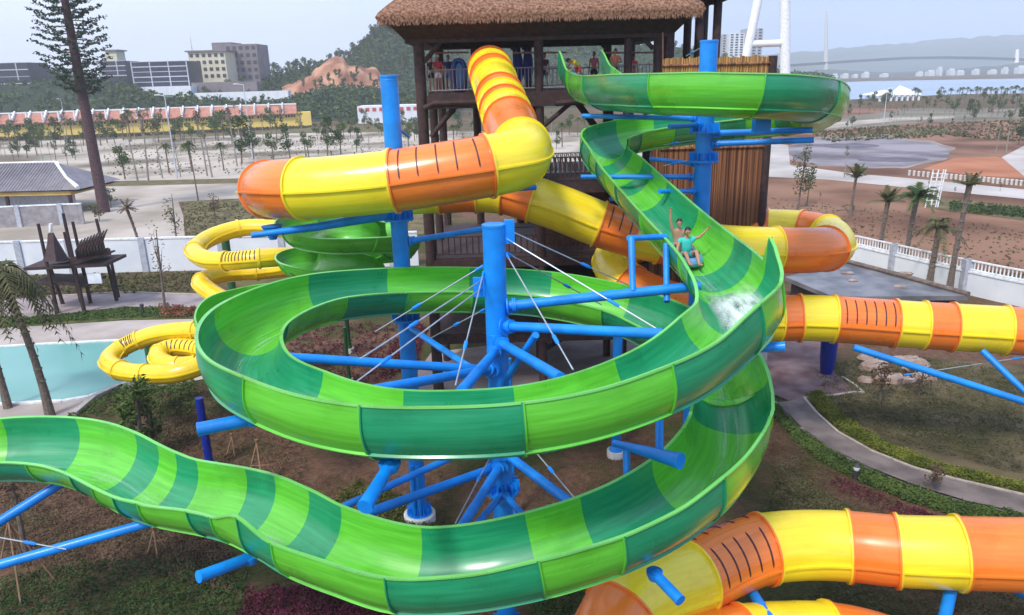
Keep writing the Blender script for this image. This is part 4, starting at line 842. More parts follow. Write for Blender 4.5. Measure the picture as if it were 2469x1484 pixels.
strip('scrub', [(1960, 880), (2200, 860), (2469, 900)], [(2000, 1000), (2200, 1080), (2469, 1150)], LF3, 5200, .05, .16, 'thin grass on the soil right of the navy pedestal', 'grass')
strip('scrub', [(380, 950), (480, 930), (700, 880)], [(330, 1080), (470, 1240), (760, 1240)], DRY, 5000, .05, .16, 'dry tufts under the left of the big loops', 'grass')
strip('scrub', [(700, 800), (1000, 770), (1030, 800)], [(700, 930), (850, 940), (1000, 900)], BURG, 1400, .08, .3, 'dark reddish planting seen through the upper loop', 'planting')
strip('bank_plants', [(280, 940), (400, 925), (470, 920)], [(160, 1010), (300, 1005), (470, 1000)], LF2, 1200, .07, .35, 'green plants on the bank at the pool corner', 'planting')
strip('grass_verge', [(-50, 770), (110, 765), (300, 745), (480, 745)], [(-50, 800), (110, 780), (300, 768), (480, 766)], LF2, 1500, .09, .3, 'grass verge between the walkway and the pool deck', 'grass')
strip('planting_bed_shrubs', [(-50, 672), (120, 668), (470, 660)], [(-50, 725), (120, 712), (470, 705)], LF3, 1800, .12, .5, 'brown green shrubs in the bed below the left white wall', 'planting')
strip('hedge', [(2290, 512), (2469, 528), (2600, 540)], [(2290, 492), (2469, 506), (2600, 515)], LF1, 900, .16, .9, 'dark hedge beyond the right hand white wall')
strip('scrub', [(1950, 320), (2150, 305), (2469, 290)], [(2000, 345), (2300, 330), (2469, 345)], LF3, 900, .4, .7, 'dry brush on the far red brown soil', 'grass')
strip('scrub', [(1860, 480), (2100, 500), (2469, 560)], [(1860, 600), (2060, 600), (2469, 650)], LF3, 600, .12, .25, 'sparse brush on the brown soil behind the right wall', 'grass')
strip('scrub', [(250, 350), (600, 335), (1000, 325)], [(260, 425), (600, 420), (1000, 415)], LF3, 800, .2, .25, 'weeds on the gravel lot', 'grass')
strip('scrub', [(440, 492), (720, 485), (900, 480)], [(455, 600), (700, 600), (900, 600)], LF3, 1800, .14, .3, 'rough grass between the road and the left white wall', 'grass')
strip('scrub', [(1880, 990), (1950, 1110), (2200, 1230)], [(1850, 1100), (1900, 1240), (2200, 1300)], DRY, 2600, .035, .1, 'dry leaves on the lawn below the hedge', 'grass')
strip('scrub', [(760, 1150), (1300, 1120), (1560, 1080)], [(700, 1300), (1300, 1340), (1640, 1300)], DRY, 4200, .035, .10, 'dry grass and leaves under the middle of the loops', 'grass')
strip('scrub', [(2100, 1300), (2300, 1360), (2469, 1400)], [(1900, 1480), (2200, 1560), (2469, 1560)], LF3, 2400, .04, .12, 'grass tufts between the two lowest tubes', 'grass')
# bamboo tree stakes
STK = mat('bamboo_stake', (.30, .17, .10), .7, var=.2, scale=5)
for x, y, hp, lab in ((632, 1165, 105, 'bamboo tripod of stakes under the left of the upper loop'), (565, 1095, 50, 'small bamboo stake frame left of the tripod'), (62, 1420, 175, 'tall bamboo stakes at the lower left under the struts'), (380, 1330, 60, 'short bamboo stakes under the middle left strut')):
    g = G(x, y); h = hpx(x, y, y-hp); t = thing('tree_stakes', g, lab, 'stakes', 'bamboo tree stakes')
    for k in range(4):
        a = 2*pi*k/4+.4; mb = MB(); mb.tube([g+Vector((cos(a)*h*.32, sin(a)*h*.32, 0)), g+Vector((cos(a)*-.06, sin(a)*-.06, h))], .03, 6); mb.build('stake', STK, t)
    mb = MB(); mb.tube([g+Vector((-h*.2, 0, h*.4)), g+Vector((h*.2, .05, h*.4))], .025, 6); mb.build('cross_tie', STK, t)
# stones
STONE = mat('pinkish_rock', (.27, .18, .14), .9, col2=(.42, .33, .28), scale=2, bump=.8, bscale=6)
for i in range(16):
    x = rl.uniform(2085, 2230); y = rl.uniform(865, 925); g = G(x, y); r = rl.uniform(.25, .6); mb = MB(); mb.blob(g+Vector((0, 0, r*.3)), (r*1.2, r, r*.7), n=9, m=6, jit=.16); tag(mb.build('rock', STONE, smooth=25), 'rough pinkish boulder in the rockery under the right hand tube', 'rock', 'rockery boulders')
# ================================================================ walls, fences, small buildings
WHT = mat('white_wall_paint', (.66, .70, .76), .8, col2=(.78, .80, .83), scale=.4, detail=6); WHT2 = mat('white_trim', (.80, .81, .82), .6); GREYP = mat('grey_pillar', (.42, .44, .50), .8)
def wall(name, pts, h, label, bal=0, pil=3, cap=True, wm=None):
    q = [G(*p) for p in pts]; t = thing(name, q[0], label, 'wall'); mb = MB(); pm = []; cp = MB(); bm_ = MB()
    for a, b in zip(q, q[1:]):
        mb.beam(a+Vector((0, 0, h/2-.1)), b+Vector((0, 0, h/2-.1)), .24, h-.0); L = (b-a).length; n = max(1, int(L/4.5)); d = (b-a)/L
        cp.beam(a+Vector((0, 0, h-.05)), b+Vector((0, 0, h-.05)), .36, .14)
        for k in range(n): p = a+d*(L*(k+.5)/n); pm.append(p)
        if bal:
            bm_.beam(a+Vector((0, 0, h+bal)), b+Vector((0, 0, h+bal)), .16, .1); bm_.beam(a+Vector((0, 0, h+.12)), b+Vector((0, 0, h+.12)), .12, .08)
            m_ = int(L/.26)
            for k in range(m_): p = a+d*(L*k/m_); bm_.box(p+Vector((0, 0, h+bal/2+.05)), (.07, .07, bal-.1))
    mb.build('wall_panel', wm or WHT, t, smooth=0); cp.build('coping', WHT2, t, smooth=0)
    for p in pm: m3 = MB(); m3.box(p+Vector((0, 0, (h+bal)/2)), (.55, .55, h+bal+.1)); m3.build('pillar', GREYP, t, smooth=0)
    if bal: bm_.build('balustrade', WHT2, t, smooth=0)
wall('boundary_wall', [(-160, 670), (0, 664), (240, 658), (470, 652), (760, 648), (1010, 640)], 3.1, 'long white wall on the left, behind the ship shaped play tower')
wall('boundary_wall', [(1900, 628), (2060, 640), (2250, 690), (2400, 726), (2640, 778)], 1.75, 'white wall with a balustrade top on the right, behind the row of palms', bal=.75)
wall('boundary_wall', [(-160, 556), (0, 550), (205, 541)], 2.6, 'grey block wall in front of the tiled pavilion at the left edge', wm=mat('grey_block_wall', (.24, .22, .23), .9, col2=(.36, .34, .35), scale=1.5))
# bollard fence
BG = 'white bollards along the white road'
for i in range(30):
    x = 2192+i*11.2; y = 424+i*1.05; g = G(x, y+ (x-2192)*.0); h = hpx(x, y, y-13-(i*.12)); mb = MB(); mb.lathe((0, 0, 0), [(.16, 0), (.16, h*.75), (.2, h*.8), (.2, h*.95), (.1, h)], 10)
    if i == 0: b0 = tag(mb.build('bollard', CONC), 'round white bollard in the row along the white road', 'bollard', BG); b0.location = g
    else: c_ = b0.copy(); SC.collection.objects.link(c_); c_.location = g
# flat roofed pond terrace
t = thing('terrace', G(2000, 712), 'flat grey roof terrace with a log kerb, before the right hand wall', 'terrace'); zz = 1.5
pp = [G(1893, 668, zz), G(2035, 633, zz), G(2335, 714, zz), G(2010, 716, zz)]; mb = MB(); top = pp; bot = [Vector((v.x, v.y, zz-.3)) for v in pp]
mb.add(top+bot, [(3, 2, 1, 0), (4, 5, 6, 7), (0, 1, 5, 4), (1, 2, 6, 5), (2, 3, 7, 6), (3, 0, 4, 7)]); mb.build('roof_slab', mat('wet_concrete', (.10, .10, .11), .45, col2=(.24, .23, .24), scale=.6, detail=6), t, smooth=0)
ins = [v.lerp(sum(pp, Vector())/4, .1) for v in pp]; mb = MB(); mb.add([Vector((v.x, v.y, 0)) for v in ins]+[Vector((v.x, v.y, zz-.31)) for v in ins], [(0, 1, 5, 4), (1, 2, 6, 5), (2, 3, 7, 6), (3, 0, 4, 7)]); mb.build('wall', WOOD, t, smooth=0)
mb = MB(); mb.tube([pp[1].lerp(pp[0], .25)+Vector((0, 0, .15)), pp[1]+Vector((0, 0, .15)), pp[1].lerp(pp[2], .5)+Vector((.05, 0, .16)), pp[2]+Vector((0, 0, .12))], .17, 10); mb.build('log_kerb', mat('log', (.16, .12, .10), .85, var=.3, scale=3), t)
for i in range(6): g = G(rl.uniform(2030, 2200), rl.uniform(655, 695), zz); mb = MB(); mb.blob(g+Vector((0, 0, .05)), (rl.uniform(.2, .5), .25, .12), jit=.2); tag(mb.build('rock', STONE, smooth=25), 'small dark stone lying on the flat roof terrace', 'rock', 'stones on the terrace')
# pavilion at left
t = thing('pavilion', G(100, 528), 'low pavilion with a grey tiled hipped roof and a yellow beam at the left edge', 'building')
TILE = mat('grey_roof_tiles', (.21, .19, .21), .6, var=.15, scale=1, bump=.2); YB = mat('yellow_plaster', (.62, .40, .10), .7, col2=(.72, .5, .16), scale=.5)
a0, a1 = G(-160, 520), G(188, 514); d = (a1-a0).normalized(); nrm = Vector((-d.y, d.x, 0)); ze, zr = 3.1, 6.3
def q(f, w_, z): return a0.lerp(a1, f)+nrm*w_+Vector((0, 0, z))
mb = MB(); mb.add([q(-.05, -1, ze), q(1.06, -1, ze+.15), q(.78, 4.2, zr), q(-.05, 4.2, zr), q(1.06, 9.5, ze+.15), q(-.05, 9.5, ze)], [(0, 1, 2, 3), (1, 4, 2), (3, 2, 4, 5)])
mb.add([q(-.05, -1, ze-.2), q(1.06, -1, ze-.1), q(1.06, 9.5, ze-.1), q(-.05, 9.5, ze-.2)], [(3, 2, 1, 0)])
n_ = 46
for k in range(n_):
    f = -.04+1.0*k/n_; tp = min(1, (1.06-f)/.28) if f > .78 else 1; mb.tube([q(f, -1.02, ze+.04+.05*f), q(f, -1+5.2*tp, ze+(zr-ze)*tp+.04)], .09, 5)
rf = mb.build('roof', TILE, t, smooth=0)
mb = MB(); mb.tube([q(-.05, 4.2, zr+.1), q(.78, 4.2, zr+.12), q(.82, 3.7, zr-.1)], .16, 6); mb.tube([q(.78, 4.2, zr+.05), q(.93, 1.2, ze+1.5), q(1.07, -1.1, ze+.45)], [.22, .2, .3], 6); m2 = mb; mb.build('ridge', WHT2, rf)
mb = MB(); mb.beam(q(-.05, -.6, ze-.35), q(1.0, -.6, ze-.3), .3, .5); mb.beam(q(1.0, -.6, ze-.3), q(1.0, 9, ze-.3), .3, .5); mb.build('beam', YB, t, smooth=0)
for f in (.2, .55, .98): mb = MB(); mb.beam(q(f, -.4, 0), q(f, -.4, ze-.5), .35, .35); mb.build('post', WOOD, t, smooth=0)
mb = MB(); mb.beam(q(-.02, 1.5, 1.2), q(.95, 1.5, 1.2), .2, 2.4); mb.build('wall', GREYP, t, smooth=0)
# long yellow hall
t = thing('terraced_hall', G(350, 332), 'very long low yellow hall with pink red tiled roofs split by white gables', 'building')
RT_ = mat('pink_red_roof_tiles', (.40, .15, .10), .7, col2=(.50, .22, .15), scale=.8, bump=.3); YW = mat('yellow_hall_wall', (.86, .64, .14), .8, col2=(.80, .58, .16), scale=.3); DW = mat('dark_opening', (.05, .045, .05), .5)
A = G(-120, 338); B = G(752, 303); L = (B-A).length; d = (B-A)/L; nrm = Vector((-d.y, d.x, 0)); nb = 24; hw = hpx(300, 325, 289); hr = hpx(300, 325, 271)
mb = MB(); mb.beam(A+Vector((0, 0, hw/2))+nrm*3, B+Vector((0, 0, hw/2))+nrm*3, 6, hw); mb.build('wall', YW, t, smooth=0)
for k in range(nb-1):
    p0 = A+d*(L*k/nb); p1 = A+d*(L*(k+1)/nb); s_ = .25*(k % 3)
    mb = MB(); mb.add([p0-nrm*1.4+Vector((0, 0, hw-.3)), p1-nrm*1.4+Vector((0, 0, hw-.3)), p1+nrm*4+Vector((0, 0, hr+s_)), p0+nrm*4+Vector((0, 0, hr+s_)), p0+nrm*9+Vector((0, 0, hw)), p1+nrm*9+Vector((0, 0, hw))], [(0, 1, 2, 3), (3, 2, 5, 4)]); mb.add([p0-nrm*1.4+Vector((0, 0, hw-.6)), p1-nrm*1.4+Vector((0, 0, hw-.6)), p1-nrm*1.4+Vector((0, 0, hw-.3)), p0-nrm*1.4+Vector((0, 0, hw-.3))], [(0, 1, 2, 3)]); mb.build('roof', RT_, t, smooth=0)
    m2 = MB(); m2.beam(p0-nrm*1.7+Vector((0, 0, hw+.2)), p0+nrm*4+Vector((0, 0, hr+.8)), .5, .9); m2.beam(p0-nrm*1.5+Vector((0, 0, hw-.2)), p0-nrm*1.5+Vector((0, 0, hr+.9)), .5, .5); m2.beam(p0+nrm*4+Vector((0, 0, hr+.5)), p1+nrm*4+Vector((0, 0, hr+.5)), .4, .5); m2.build('gable', WHT2, t, smooth=0)
    m3 = MB(); e = L/nb
    for j in range(4): m3.box(p0+d*(e*(.2+.2*j))-nrm*.02+Vector((0, 0, hw-1.3)), (e*.13, .15, .9), atan2(d.y, d.x))
    m3.build('window', DW, t, smooth=0)
# pale stone base strip
strip('hall_hedge', [(-60, 337), (300, 327), (750, 306)], [(-60, 342), (300, 331), (750, 309)], LF3, 1200, .5, 1.2, 'brown hedge along the foot of the yellow hall')
# hilltop buildings
def block(name, x0, x1, yt, yb, d, dep, m, label, win=None, rows=0, cols=0, wm=DW, frame=None, rz=0, roof=None):
    d *= 1.22; dep *= 1.22
    a = P(x0, yb, d); b = P(x1, yb, d); zt = P((x0+x1)/2, yt, d).z; zb = min(a.z, b.z)-14; w_ = (b-a).length; cx = (a+b)/2
    t = thing(name, (cx.x, cx.y, zb), label, 'building'); mb = MB(); R = Matrix.Rotation(rz, 3, 'Z'); c3 = Vector((cx.x, cx.y, 0))
    mb.box((cx.x, cx.y+dep/2, (zt+zb)/2), (w_, dep, zt-zb)); mb.build('wall', m, t, smooth=0); vis0 = P((x0+x1)/2, yb, d).z; H_ = zt-vis0
    if roof: mb = MB(); mb.box((cx.x, cx.y+dep/2, zt+.4), (w_+2.2, dep+2, .7)); mb.build('roof', roof, t, smooth=0)
    for r in range(rows):
        for c_ in range(cols):
            mb = MB(); mb.box((cx.x-w_/2+w_*(c_+.5)/cols, cx.y-.02, vis0+H_*(r+.5)/rows), (w_/cols*(.55 if not frame else .94), .3, H_/rows*(.5 if not frame else .9))); mb.build('window', wm, t, smooth=0)
    if frame:
        mb = MB()
        for r in range(rows+1): mb.box((cx.x, cx.y-.25, vis0+H_*r/rows), (w_+.3, .3, .45 if r % 2 == 0 else .25))
        for c_ in range(cols+1):
            if c_ % 2 == 0: mb.box((cx.x-w_/2+w_*c_/cols, cx.y-.3, vis0+H_/2), (.45, .4, H_+.5))
        mb.build('frame', frame, t, smooth=0)
    return t
GLS = mat('dark_blue_cladding', (.022, .024, .05), .35, var=.2, scale=.3); PF = mat('pale_frame', (.5, .52, .58), .6); CRM = mat('cream_wall', (.66, .60, .44), .8, var=.06, scale=.2); GPK = mat('grey_pink_concrete', (.20, .17, .18), .85, var=.15, scale=.2)
block('clad_building', -60, 75, 153, 203, 300, 14, GLS, 'dark clad building with pale frame at the left edge of the hilltop', rows=3, cols=5, wm=GLS, frame=PF)
block('clad_building', 246, 306, 148, 183, 300, 12, GLS, 'small dark clad building with pale frame right of the pine top', rows=3, cols=3, wm=GLS, frame=PF)
block('clad_building', 326, 458, 149, 210, 290, 14, GLS, 'largest dark clad building with a white grid frame on the hill', rows=5, cols=6, wm=GLS, frame=PF)
block('retaining_building', 338, 462, 210, 228, 285, 10, WHT, 'pale windowless building under the largest dark clad one')
block('hotel', 462, 550, 126, 192, 310, 16, CRM, 'cream hotel with small square windows and a flat brown roof', rows=4, cols=6, roof=GPK)
block('office_block', 522, 568, 104, 195, 325, 14, GPK, 'grey concrete stair tower behind the cream hotel', rows=1, cols=1)
block('office_block', 552, 628, 108, 195, 322, 16, GPK, 'unfinished grey concrete block right of the cream hotel', rows=5, cols=5)
block('water_tank', 256, 282, 124, 140, 340, 8, CRM, 'small cream tower top behind the dark clad building', roof=GPK)
block('retaining_wall', 470, 695, 222, 231, 280, 4, WHT, 'long pale retaining wall below the hilltop hotel')
block('retaining_wall', 462, 620, 198, 210, 290, 4, GPK, 'grey terrace wall directly under the hotel')
block('shop_row', 862, 1010, 255, 272, 240, 10, WHT, 'low white shop row seen left of the tower', rows=1, cols=9, wm=mat('shop_red', (.5, .08, .08), .6))
block('apartment_tower', 1757, 1792, 82, 136, 420, 14, WHT, 'white apartment tower with dark window bands right of the thatched tower', rows=9, cols=3)
block('apartment_tower', 1740, 1758, 84, 140, 425, 14, GREYP, 'grey apartment tower touching the white one', rows=9, cols=2)
block('apartment_tower', 1797, 1836, 70, 140, 480, 14, GREYP, 'distant grey tower under construction behind the white frame', rows=10, cols=3)
for i in range(5):
    t_x = (465, 462, 470)[i % 3]
mb = MB(); a = P(464, 128, 377); mb.tube([a, a+Vector((0, 0, 7.5))], [.3, .12], 6); tag(mb.build('mast', PF), 'thin mast on the roof corner of the cream hotel', 'mast')
for i, (x, w_, h) in enumerate([(2035, 16, 5), (2060, 10, 4), (2085, 14, 6), (2130, 18, 4), (2215, 12, 5), (2240, 20, 6), (2262, 8, 9), (2290, 14, 7), (2310, 22, 5), (2350, 12, 6), (2390, 16, 5), (2455, 18, 8), (2010, 14, 5), (2420, 9, 7)]):
    p = P(x, 197-(x-2000)*.02, 1200); mb = MB(); mb.box((p.x, p.y, h*.6), (w_*.5, 12, h*1.2)); mb.box((p.x+w_*.1, p.y, h*1.3), (w_*.25, 8, h*.5)); tag(mb.build('far_house', mat('far_white_wall', (.6, .62, .64), .8), smooth=0), 'tiny pale house on the far shore of the lake', 'house', 'houses on the far shore')
# tent pavilion by the lake
t = thing('tent_pavilion', G(2150, 240), 'wide white tent roofed hall on the near lake shore', 'building'); g = G(2155, 243); mb = MB(); k = 520/1807
w_ = 105*PR(g)[2]/1807; hh = 30*PR(g)[2]/1807
mb.add([g+Vector((-w_/2, -6, hh*.45)), g+Vector((w_/2, -6, hh*.45)), g+Vector((w_/2, 14, hh*.45)), g+Vector((-w_/2, 14, hh*.45)), g+Vector((-w_*.2, 2, hh*.85)), g+Vector((0, 2, hh*.7)), g+Vector((w_*.14, 2, hh*1.15))], [(0, 1, 5, 4), (1, 6, 5), (0, 4, 3), (1, 2, 6), (2, 3, 4, 5), (2, 5, 6)]); mb.build('roof', WHT2, t, smooth=0)
mb = MB()
for i in range(8): mb = MB(); mb.box(g+Vector((-w_/2+w_*(i+.5)/8, -5, hh*.2)), (.9, .9, hh*.45)); mb.build('post', WHT2, t, smooth=0)
# white A-frame ride tower, right
t = thing('ride_tower', G(1893, 300), 'tall white steel frame with a leaning left leg, right of the bamboo wall', 'tower'); WS = mat('white_steel', (.80, .82, .84), .45)
def Y_(x, y, Y=235): return ydist(x, y, Y)
for a, b, r in ((Y_(1893, 0), Y_(1893, 190), 1.5), (Y_(1828, 0), Y_(1802, 125), 1.3)):
    dd = (a-b).normalized(); top_ = b+dd*((62-b.z)/dd.z); bot_ = b+dd*((0-b.z)/dd.z); mb = MB(); mb.tube([bot_, top_], [r*1.05, r*.9], 14); mb.build('leg', WS, t)
mb = MB(); mb.tube([Y_(1812, 107), Y_(1893, 104)], 1.0, 12); mb.build('crossbar', WS, t)
mb = MB(); mb.tube([Y_(1840, -140), Y_(1893, -140)], 1.0, 12); mb.build('crossbar', WS, t)
# white floodlight ladder tower
t = thing('ladder_mast', G(2237, 502), 'white twin legged ladder mast among the palms on the right', 'mast'); g = G(2237, 502); hh = hpx(2237, 502, 410)
for dx in (-.32, .32, .9, 1.15): mb = MB(); mb.tube([g+Vector((dx, 0, 0)), g+Vector((dx+.35, 0, hh))], .07, 8); mb.build('leg', WS, t)
mb = MB()
for k in range(9): z = hh*(k+1)/10; mb.tube([g+Vector((-.32+.35*z/hh, 0, z)), g+Vector((1.15+.35*z/hh, 0, z))], .04, 6)
mb.build('rungs', WS, t)
# bridge
t = thing('suspension_bridge', P(2200, 150, 1700), 'long faint bridge deck across the sky over the lake', 'bridge'); BRG = mat('bridge_grey', (.03, .035, .05), .8)
mb = MB(); q_ = [P(1880, 160, 1500), P(1950, 155.5, 1500), P(2060, 148, 1500), P(2180, 141, 1500), P(2280, 139.5, 1500), P(2380, 141, 1500), P(2480, 145, 1500), P(2700, 158, 1500)]
for a, b in zip(q_, q_[1:]): mb.beam(a, b, 14, 5.0)
mb.build('deck', BRG, t, smooth=0)
PY = mat('pylon_pale', (.42, .42, .40), .8); PYW = mat('pylon_white', (.75, .7, .7), .8)
mb = MB(); a = P(1990, 200, 1500); b = P(1993, 28, 1500); mb.tube([Vector((a.x, a.y, 0)), P(1992, 60, 1500), b], [5, 3.4, 1.5], 8); mb.build('pylon', PY, t)
mb = MB(); a = P(2445, 200, 1500); b = P(2450, 140, 1500); mb.tube([Vector((a.x, a.y, 0)), Vector((b.x, b.y, b.z+15))], [5, 3.0], 8); mb.build('pylon', PYW, t)
# street lamps
LG_ = 'pale street lamps on the gravel lot'
def lamp(x, y, ytop, dx, lab):
    g = G(x, y); h = hpx(x, y, ytop); t = thing('street_lamp', g, lab, 'street lamp', LG_); mb = MB(); mb.tube([g, g+Vector((0, 0, h))], [.14, .08], 10); mb.build('pole', PF, t)
    mb = MB(); mb.tube([g+Vector((0, 0, h)), g+Vector((dx, 0, h+.25))], .05, 6); mb.box(g+Vector((dx, 0, h+.22)), (1.0, .4, .14)); mb.build('lamp_head', WHT2, t, smooth=0)
lamp(610, 388, 205, -1.6, 'tall white lamp post just left of the upper tube'); lamp(428, 432, 232, -1.2, 'thin grey lamp post in the middle of the gravel lot'); lamp(808, 282, 235, 1, 'far lamp post left of the blue column'); lamp(738, 262, 225, 1, 'far lamp post beyond the hall end')
lamp(8, 330, 240, 1, 'far lamp post at the left edge behind the yellow hall'); lamp(2130, 300, 215, 1, 'far lamp post right of the top green loop'); lamp(162, 320, 240, -1, 'far lamp post left of the pine trunk')
# path bollard light
g = G(2062, 1157); t = thing('path_light', g, 'short black path light with a white cap beside the grey path', 'path light'); mb = MB(); mb.lathe(g, [(.11, 0), (.11, .42), (.13, .44)], 14); mb.build('post', DW, t); mb = MB(); mb.lathe(g, [(.10, .44), (.12, .5), (.12, .58), (.05, .64)], 14); mb.build('lamp_cap', WHT2, t); mb = MB(); mb.lathe(g, [(.125, .6), (.13, .64), (.06, .7)], 14); mb.build('hood', DW, t)
g = G(345, 756); mb = MB(); mb.lathe(g, [(.1, 0), (.1, .5), (.15, .55), (.15, .7), (.05, .75)], 10); tag(mb.build('path_light', DW), 'small dark path light on the verge left of the red flower bed', 'path light')
# ship-shaped play tower
def wreck():
    g0 = G(190, 755); t = thing('play_tower', g0, 'dark wooden ship wreck play tower on stilts beside the walkway', 'play structure')
    D = PR(g0)[2]; Y = g0.y
    def W(x, y, dy=0): return ydist(x, y, Y+dy)
    posts = [(138, 752, 92, 540, 0), (205, 760, 152, 515, 0), (222, 748, 175, 535, 2.5), (276, 695, 232, 528, 3), (150, 725, 120, 640, 2.5), (282, 700, 262, 600, 4), (178, 640, 155, 560, 3)]
    for xb, yb, xt, yt, dy in posts:
        b_ = W(xb, yb, dy); b_.z = 0; a_ = W(xt, yt, dy); mb = MB(); mb.tube([b_, a_], [.15, .11], 8); mb.build('post', WOOD, t)
    for x0, y0, x1, y1, dp, th in ((88, 637, 280, 628, 3.2, .22), (100, 672, 235, 678, 2.6, .16), (98, 640, 262, 612, 2.0, .12)):
        mb = MB(); a_ = W(x0, y0, 1.5); b_ = W(x1, y1, 1.5); mb.beam(a_, b_, dp, th); mb.build('deck', WOOD, t, smooth=0)
    mb = MB(); bow = []
    for k in range(9):                                   # curved hull planks rising to the stem
        f = k/8; l = W(103+f*18, 628-f*66, .3); r_ = W(165-f*38, 628-f*64, 0); m_ = W(135-f*8, 632-f*70, -1.6+f*1.4); bow.append([l, l.lerp(m_, .5)+Vector((-.15, -.2, 0)), m_, m_.lerp(r_, .5)+Vector((.15, -.2, 0)), r_])
    grid(mb, bow, False, 0); grid(mb, [[p+Vector((0, .12, 0)) for p in reversed(r)] for r in bow], False, 0); mb.build('hull', WOOD, t)
    for k in range(9):                                   # bare ribs
        x = 188+k*7.5; mb = MB(); b_ = W(x, 625-k*1.2, 0); p1 = W(x-4, 605-k*2, -.9); p2 = W(x+4, 590-k*3, -1.0); p3 = W(x+10, 578-k*3, -.4); mb.tube([b_, p1, p2, p3], [.1, .1, .08, .05], 6); mb.build('rib', WOOD, t)
    mb = MB(); mb.beam(W(170, 632, 0), W(262, 606, 0), .3, .5); mb.build('gunwale', WOOD, t, smooth=0)
    mb = MB(); a_ = W(228, 672, -.3); mb.box(a_, (1.0, .08, .75)); mb.build('sign_board', mat('sign_blue_white', (.55, .62, .75), .5, col2=(.75, .78, .82), scale=2), t, smooth=0)
    mb = MB(); mb.tube([W(122, 560, .3), W(122, 540, .3)], .12, 8); mb.build('figurehead', WHT2, t)
wreck()
# ================================================================ thatched tower
def W_(x, y, Y): return ydist(x, y, Y)
YF = 37.0; YB_ = 46.0; ZF = 15.35
THATCH = mat('thatch', (.13, .06, .04), .95, col2=(.41, .235, .155), scale=9, detail=8, bump=1, bscale=26, spec=.1)
BAMB = mat('golden_bamboo', (.24, .10, .025), .55, col2=(.56, .32, .10), scale=1, detail=3, streak=(9.5, 1, .12), ramp=(.4, .6))
BAMB2 = mat('brown_bamboo', (.09, .03, .016), .6, col2=(.33, .145, .065), scale=1, detail=3, streak=(8.5, 1, .10), ramp=(.4, .6))
TW = thing('thatched_tower', W_(1330, 940, YF).xy.to_3d(), 'dark timber tower with a thatched roof where the slides start', 'tower')
TWL = TW
def part(name, m, *adds, sm=35):
    mb = MB()
    for a in adds: a(mb)
    return mb.build(name, m, TW, smooth=sm)
xl = W_(1032, 500, YF).x; xr = W_(1606, 150, YF).x; xm1 = W_(1309, 840, YF).x; xm2 = W_(1490, 840, YF).x
# roof: eaves, hips, thick thatch lip
E0 = W_(912, 50, YF-1.7); E1 = W_(1694, 36, YF-1.7); ze = (E0.z+E1.z)/2; xe0, xe1 = E0.x, E1.x; ye0, ye1 = YF-1.7, YB_+1.7
def roof(mb, x0, x1, y0, y1, ze, zr, inset, thick=.38, n=64, m=16):
    ym = (y0+y1)/2; rows = []
    # a hipped roof as rings from the eave inwards
    for j in range(m+1):
        f = j/m; ins = inset*f; ring_ = []
        X0, X1, Y0, Y1 = x0+ins, x1-ins, y0+(ym-y0)*f, y1-(y1-ym)*f; z = ze+thick+(zr-ze-thick)*(f**.93)
        for side in range(4):
            for k in range(n//4):
                g_ = k/(n//4)
                p = [Vector((X0+(X1-X0)*g_, Y0, z)), Vector((X1, Y0+(Y1-Y0)*g_, z)), Vector((X1-(X1-X0)*g_, Y1, z)), Vector((X0, Y1-(Y1-Y0)*g_, z))][side]
                p.z += noise.noise(p*2.3)*.07+noise.noise(p*.7)*.10+(.05 if j % 4 == 0 else 0); ring_.append(p)
        rows.append(ring_)
    low = [Vector((p.x*1.0, p.y, ze+noise.noise(Vector((p.x, p.y, 0))*1.9)*.08)) for p in rows[0]]
    cx, cy = (x0+x1)/2, (y0+y1)/2
    lip = [Vector((cx+(p.x-cx)*1.018, cy+(p.y-cy)*1.018, ze+thick*.45)) for p in rows[0]]
    inner = [Vector((cx+(p.x-cx)*.97, cy+(p.y-cy)*.97, ze+.02)) for p in rows[0]]
    grid(mb, [inner, low, lip]+rows, True, 0)
part('roof', THATCH, lambda m: roof(m, xe0, xe1, ye0, ye1, ze, ze+4.6, 5.5), sm=60)
rf = [o for o in TW.children if o.name.startswith('roof')][0]
mb = MB(); rnd = random.Random(4)
for _ in range(2600):                                    # loose straw ends hanging off the eave and courses
    sd = rnd.random(); f = rnd.random()
    if sd < .7: p = Vector((xe0+(xe1-xe0)*f, ye0-.03, ze+rnd.uniform(-.02, .3))); d = Vector((rnd.uniform(-.05, .05), -.08, -.22))
    elif sd < .85: p = Vector((xe0-.03, ye0+(ye1-ye0)*f, ze+rnd.uniform(0, .3))); d = Vector((-.08, rnd.uniform(-.05, .05), -.2))
    else: p = Vector((xe1+.03, ye0+(ye1-ye0)*f, ze+rnd.uniform(0, .3))); d = Vector((.08, rnd.uniform(-.05, .05), -.2))
    s = Vector((.03, 0, 0)) if sd < .7 else Vector((0, .03, 0)); mb.add([p-s, p+s, p+d], [(0, 1, 2)])
o = mb.build('straw_fringe', THATCH, rf, smooth=0)
for (hx, hy, hz) in ((W_(985, 14, YF-.3)), (W_(1622, 6, YF-.3))): mb = MB(); mb.blob((hx, hy, hz+.05), (.42, .4, .22), jit=.12); mb.build('hip_knot', THATCH, rf)
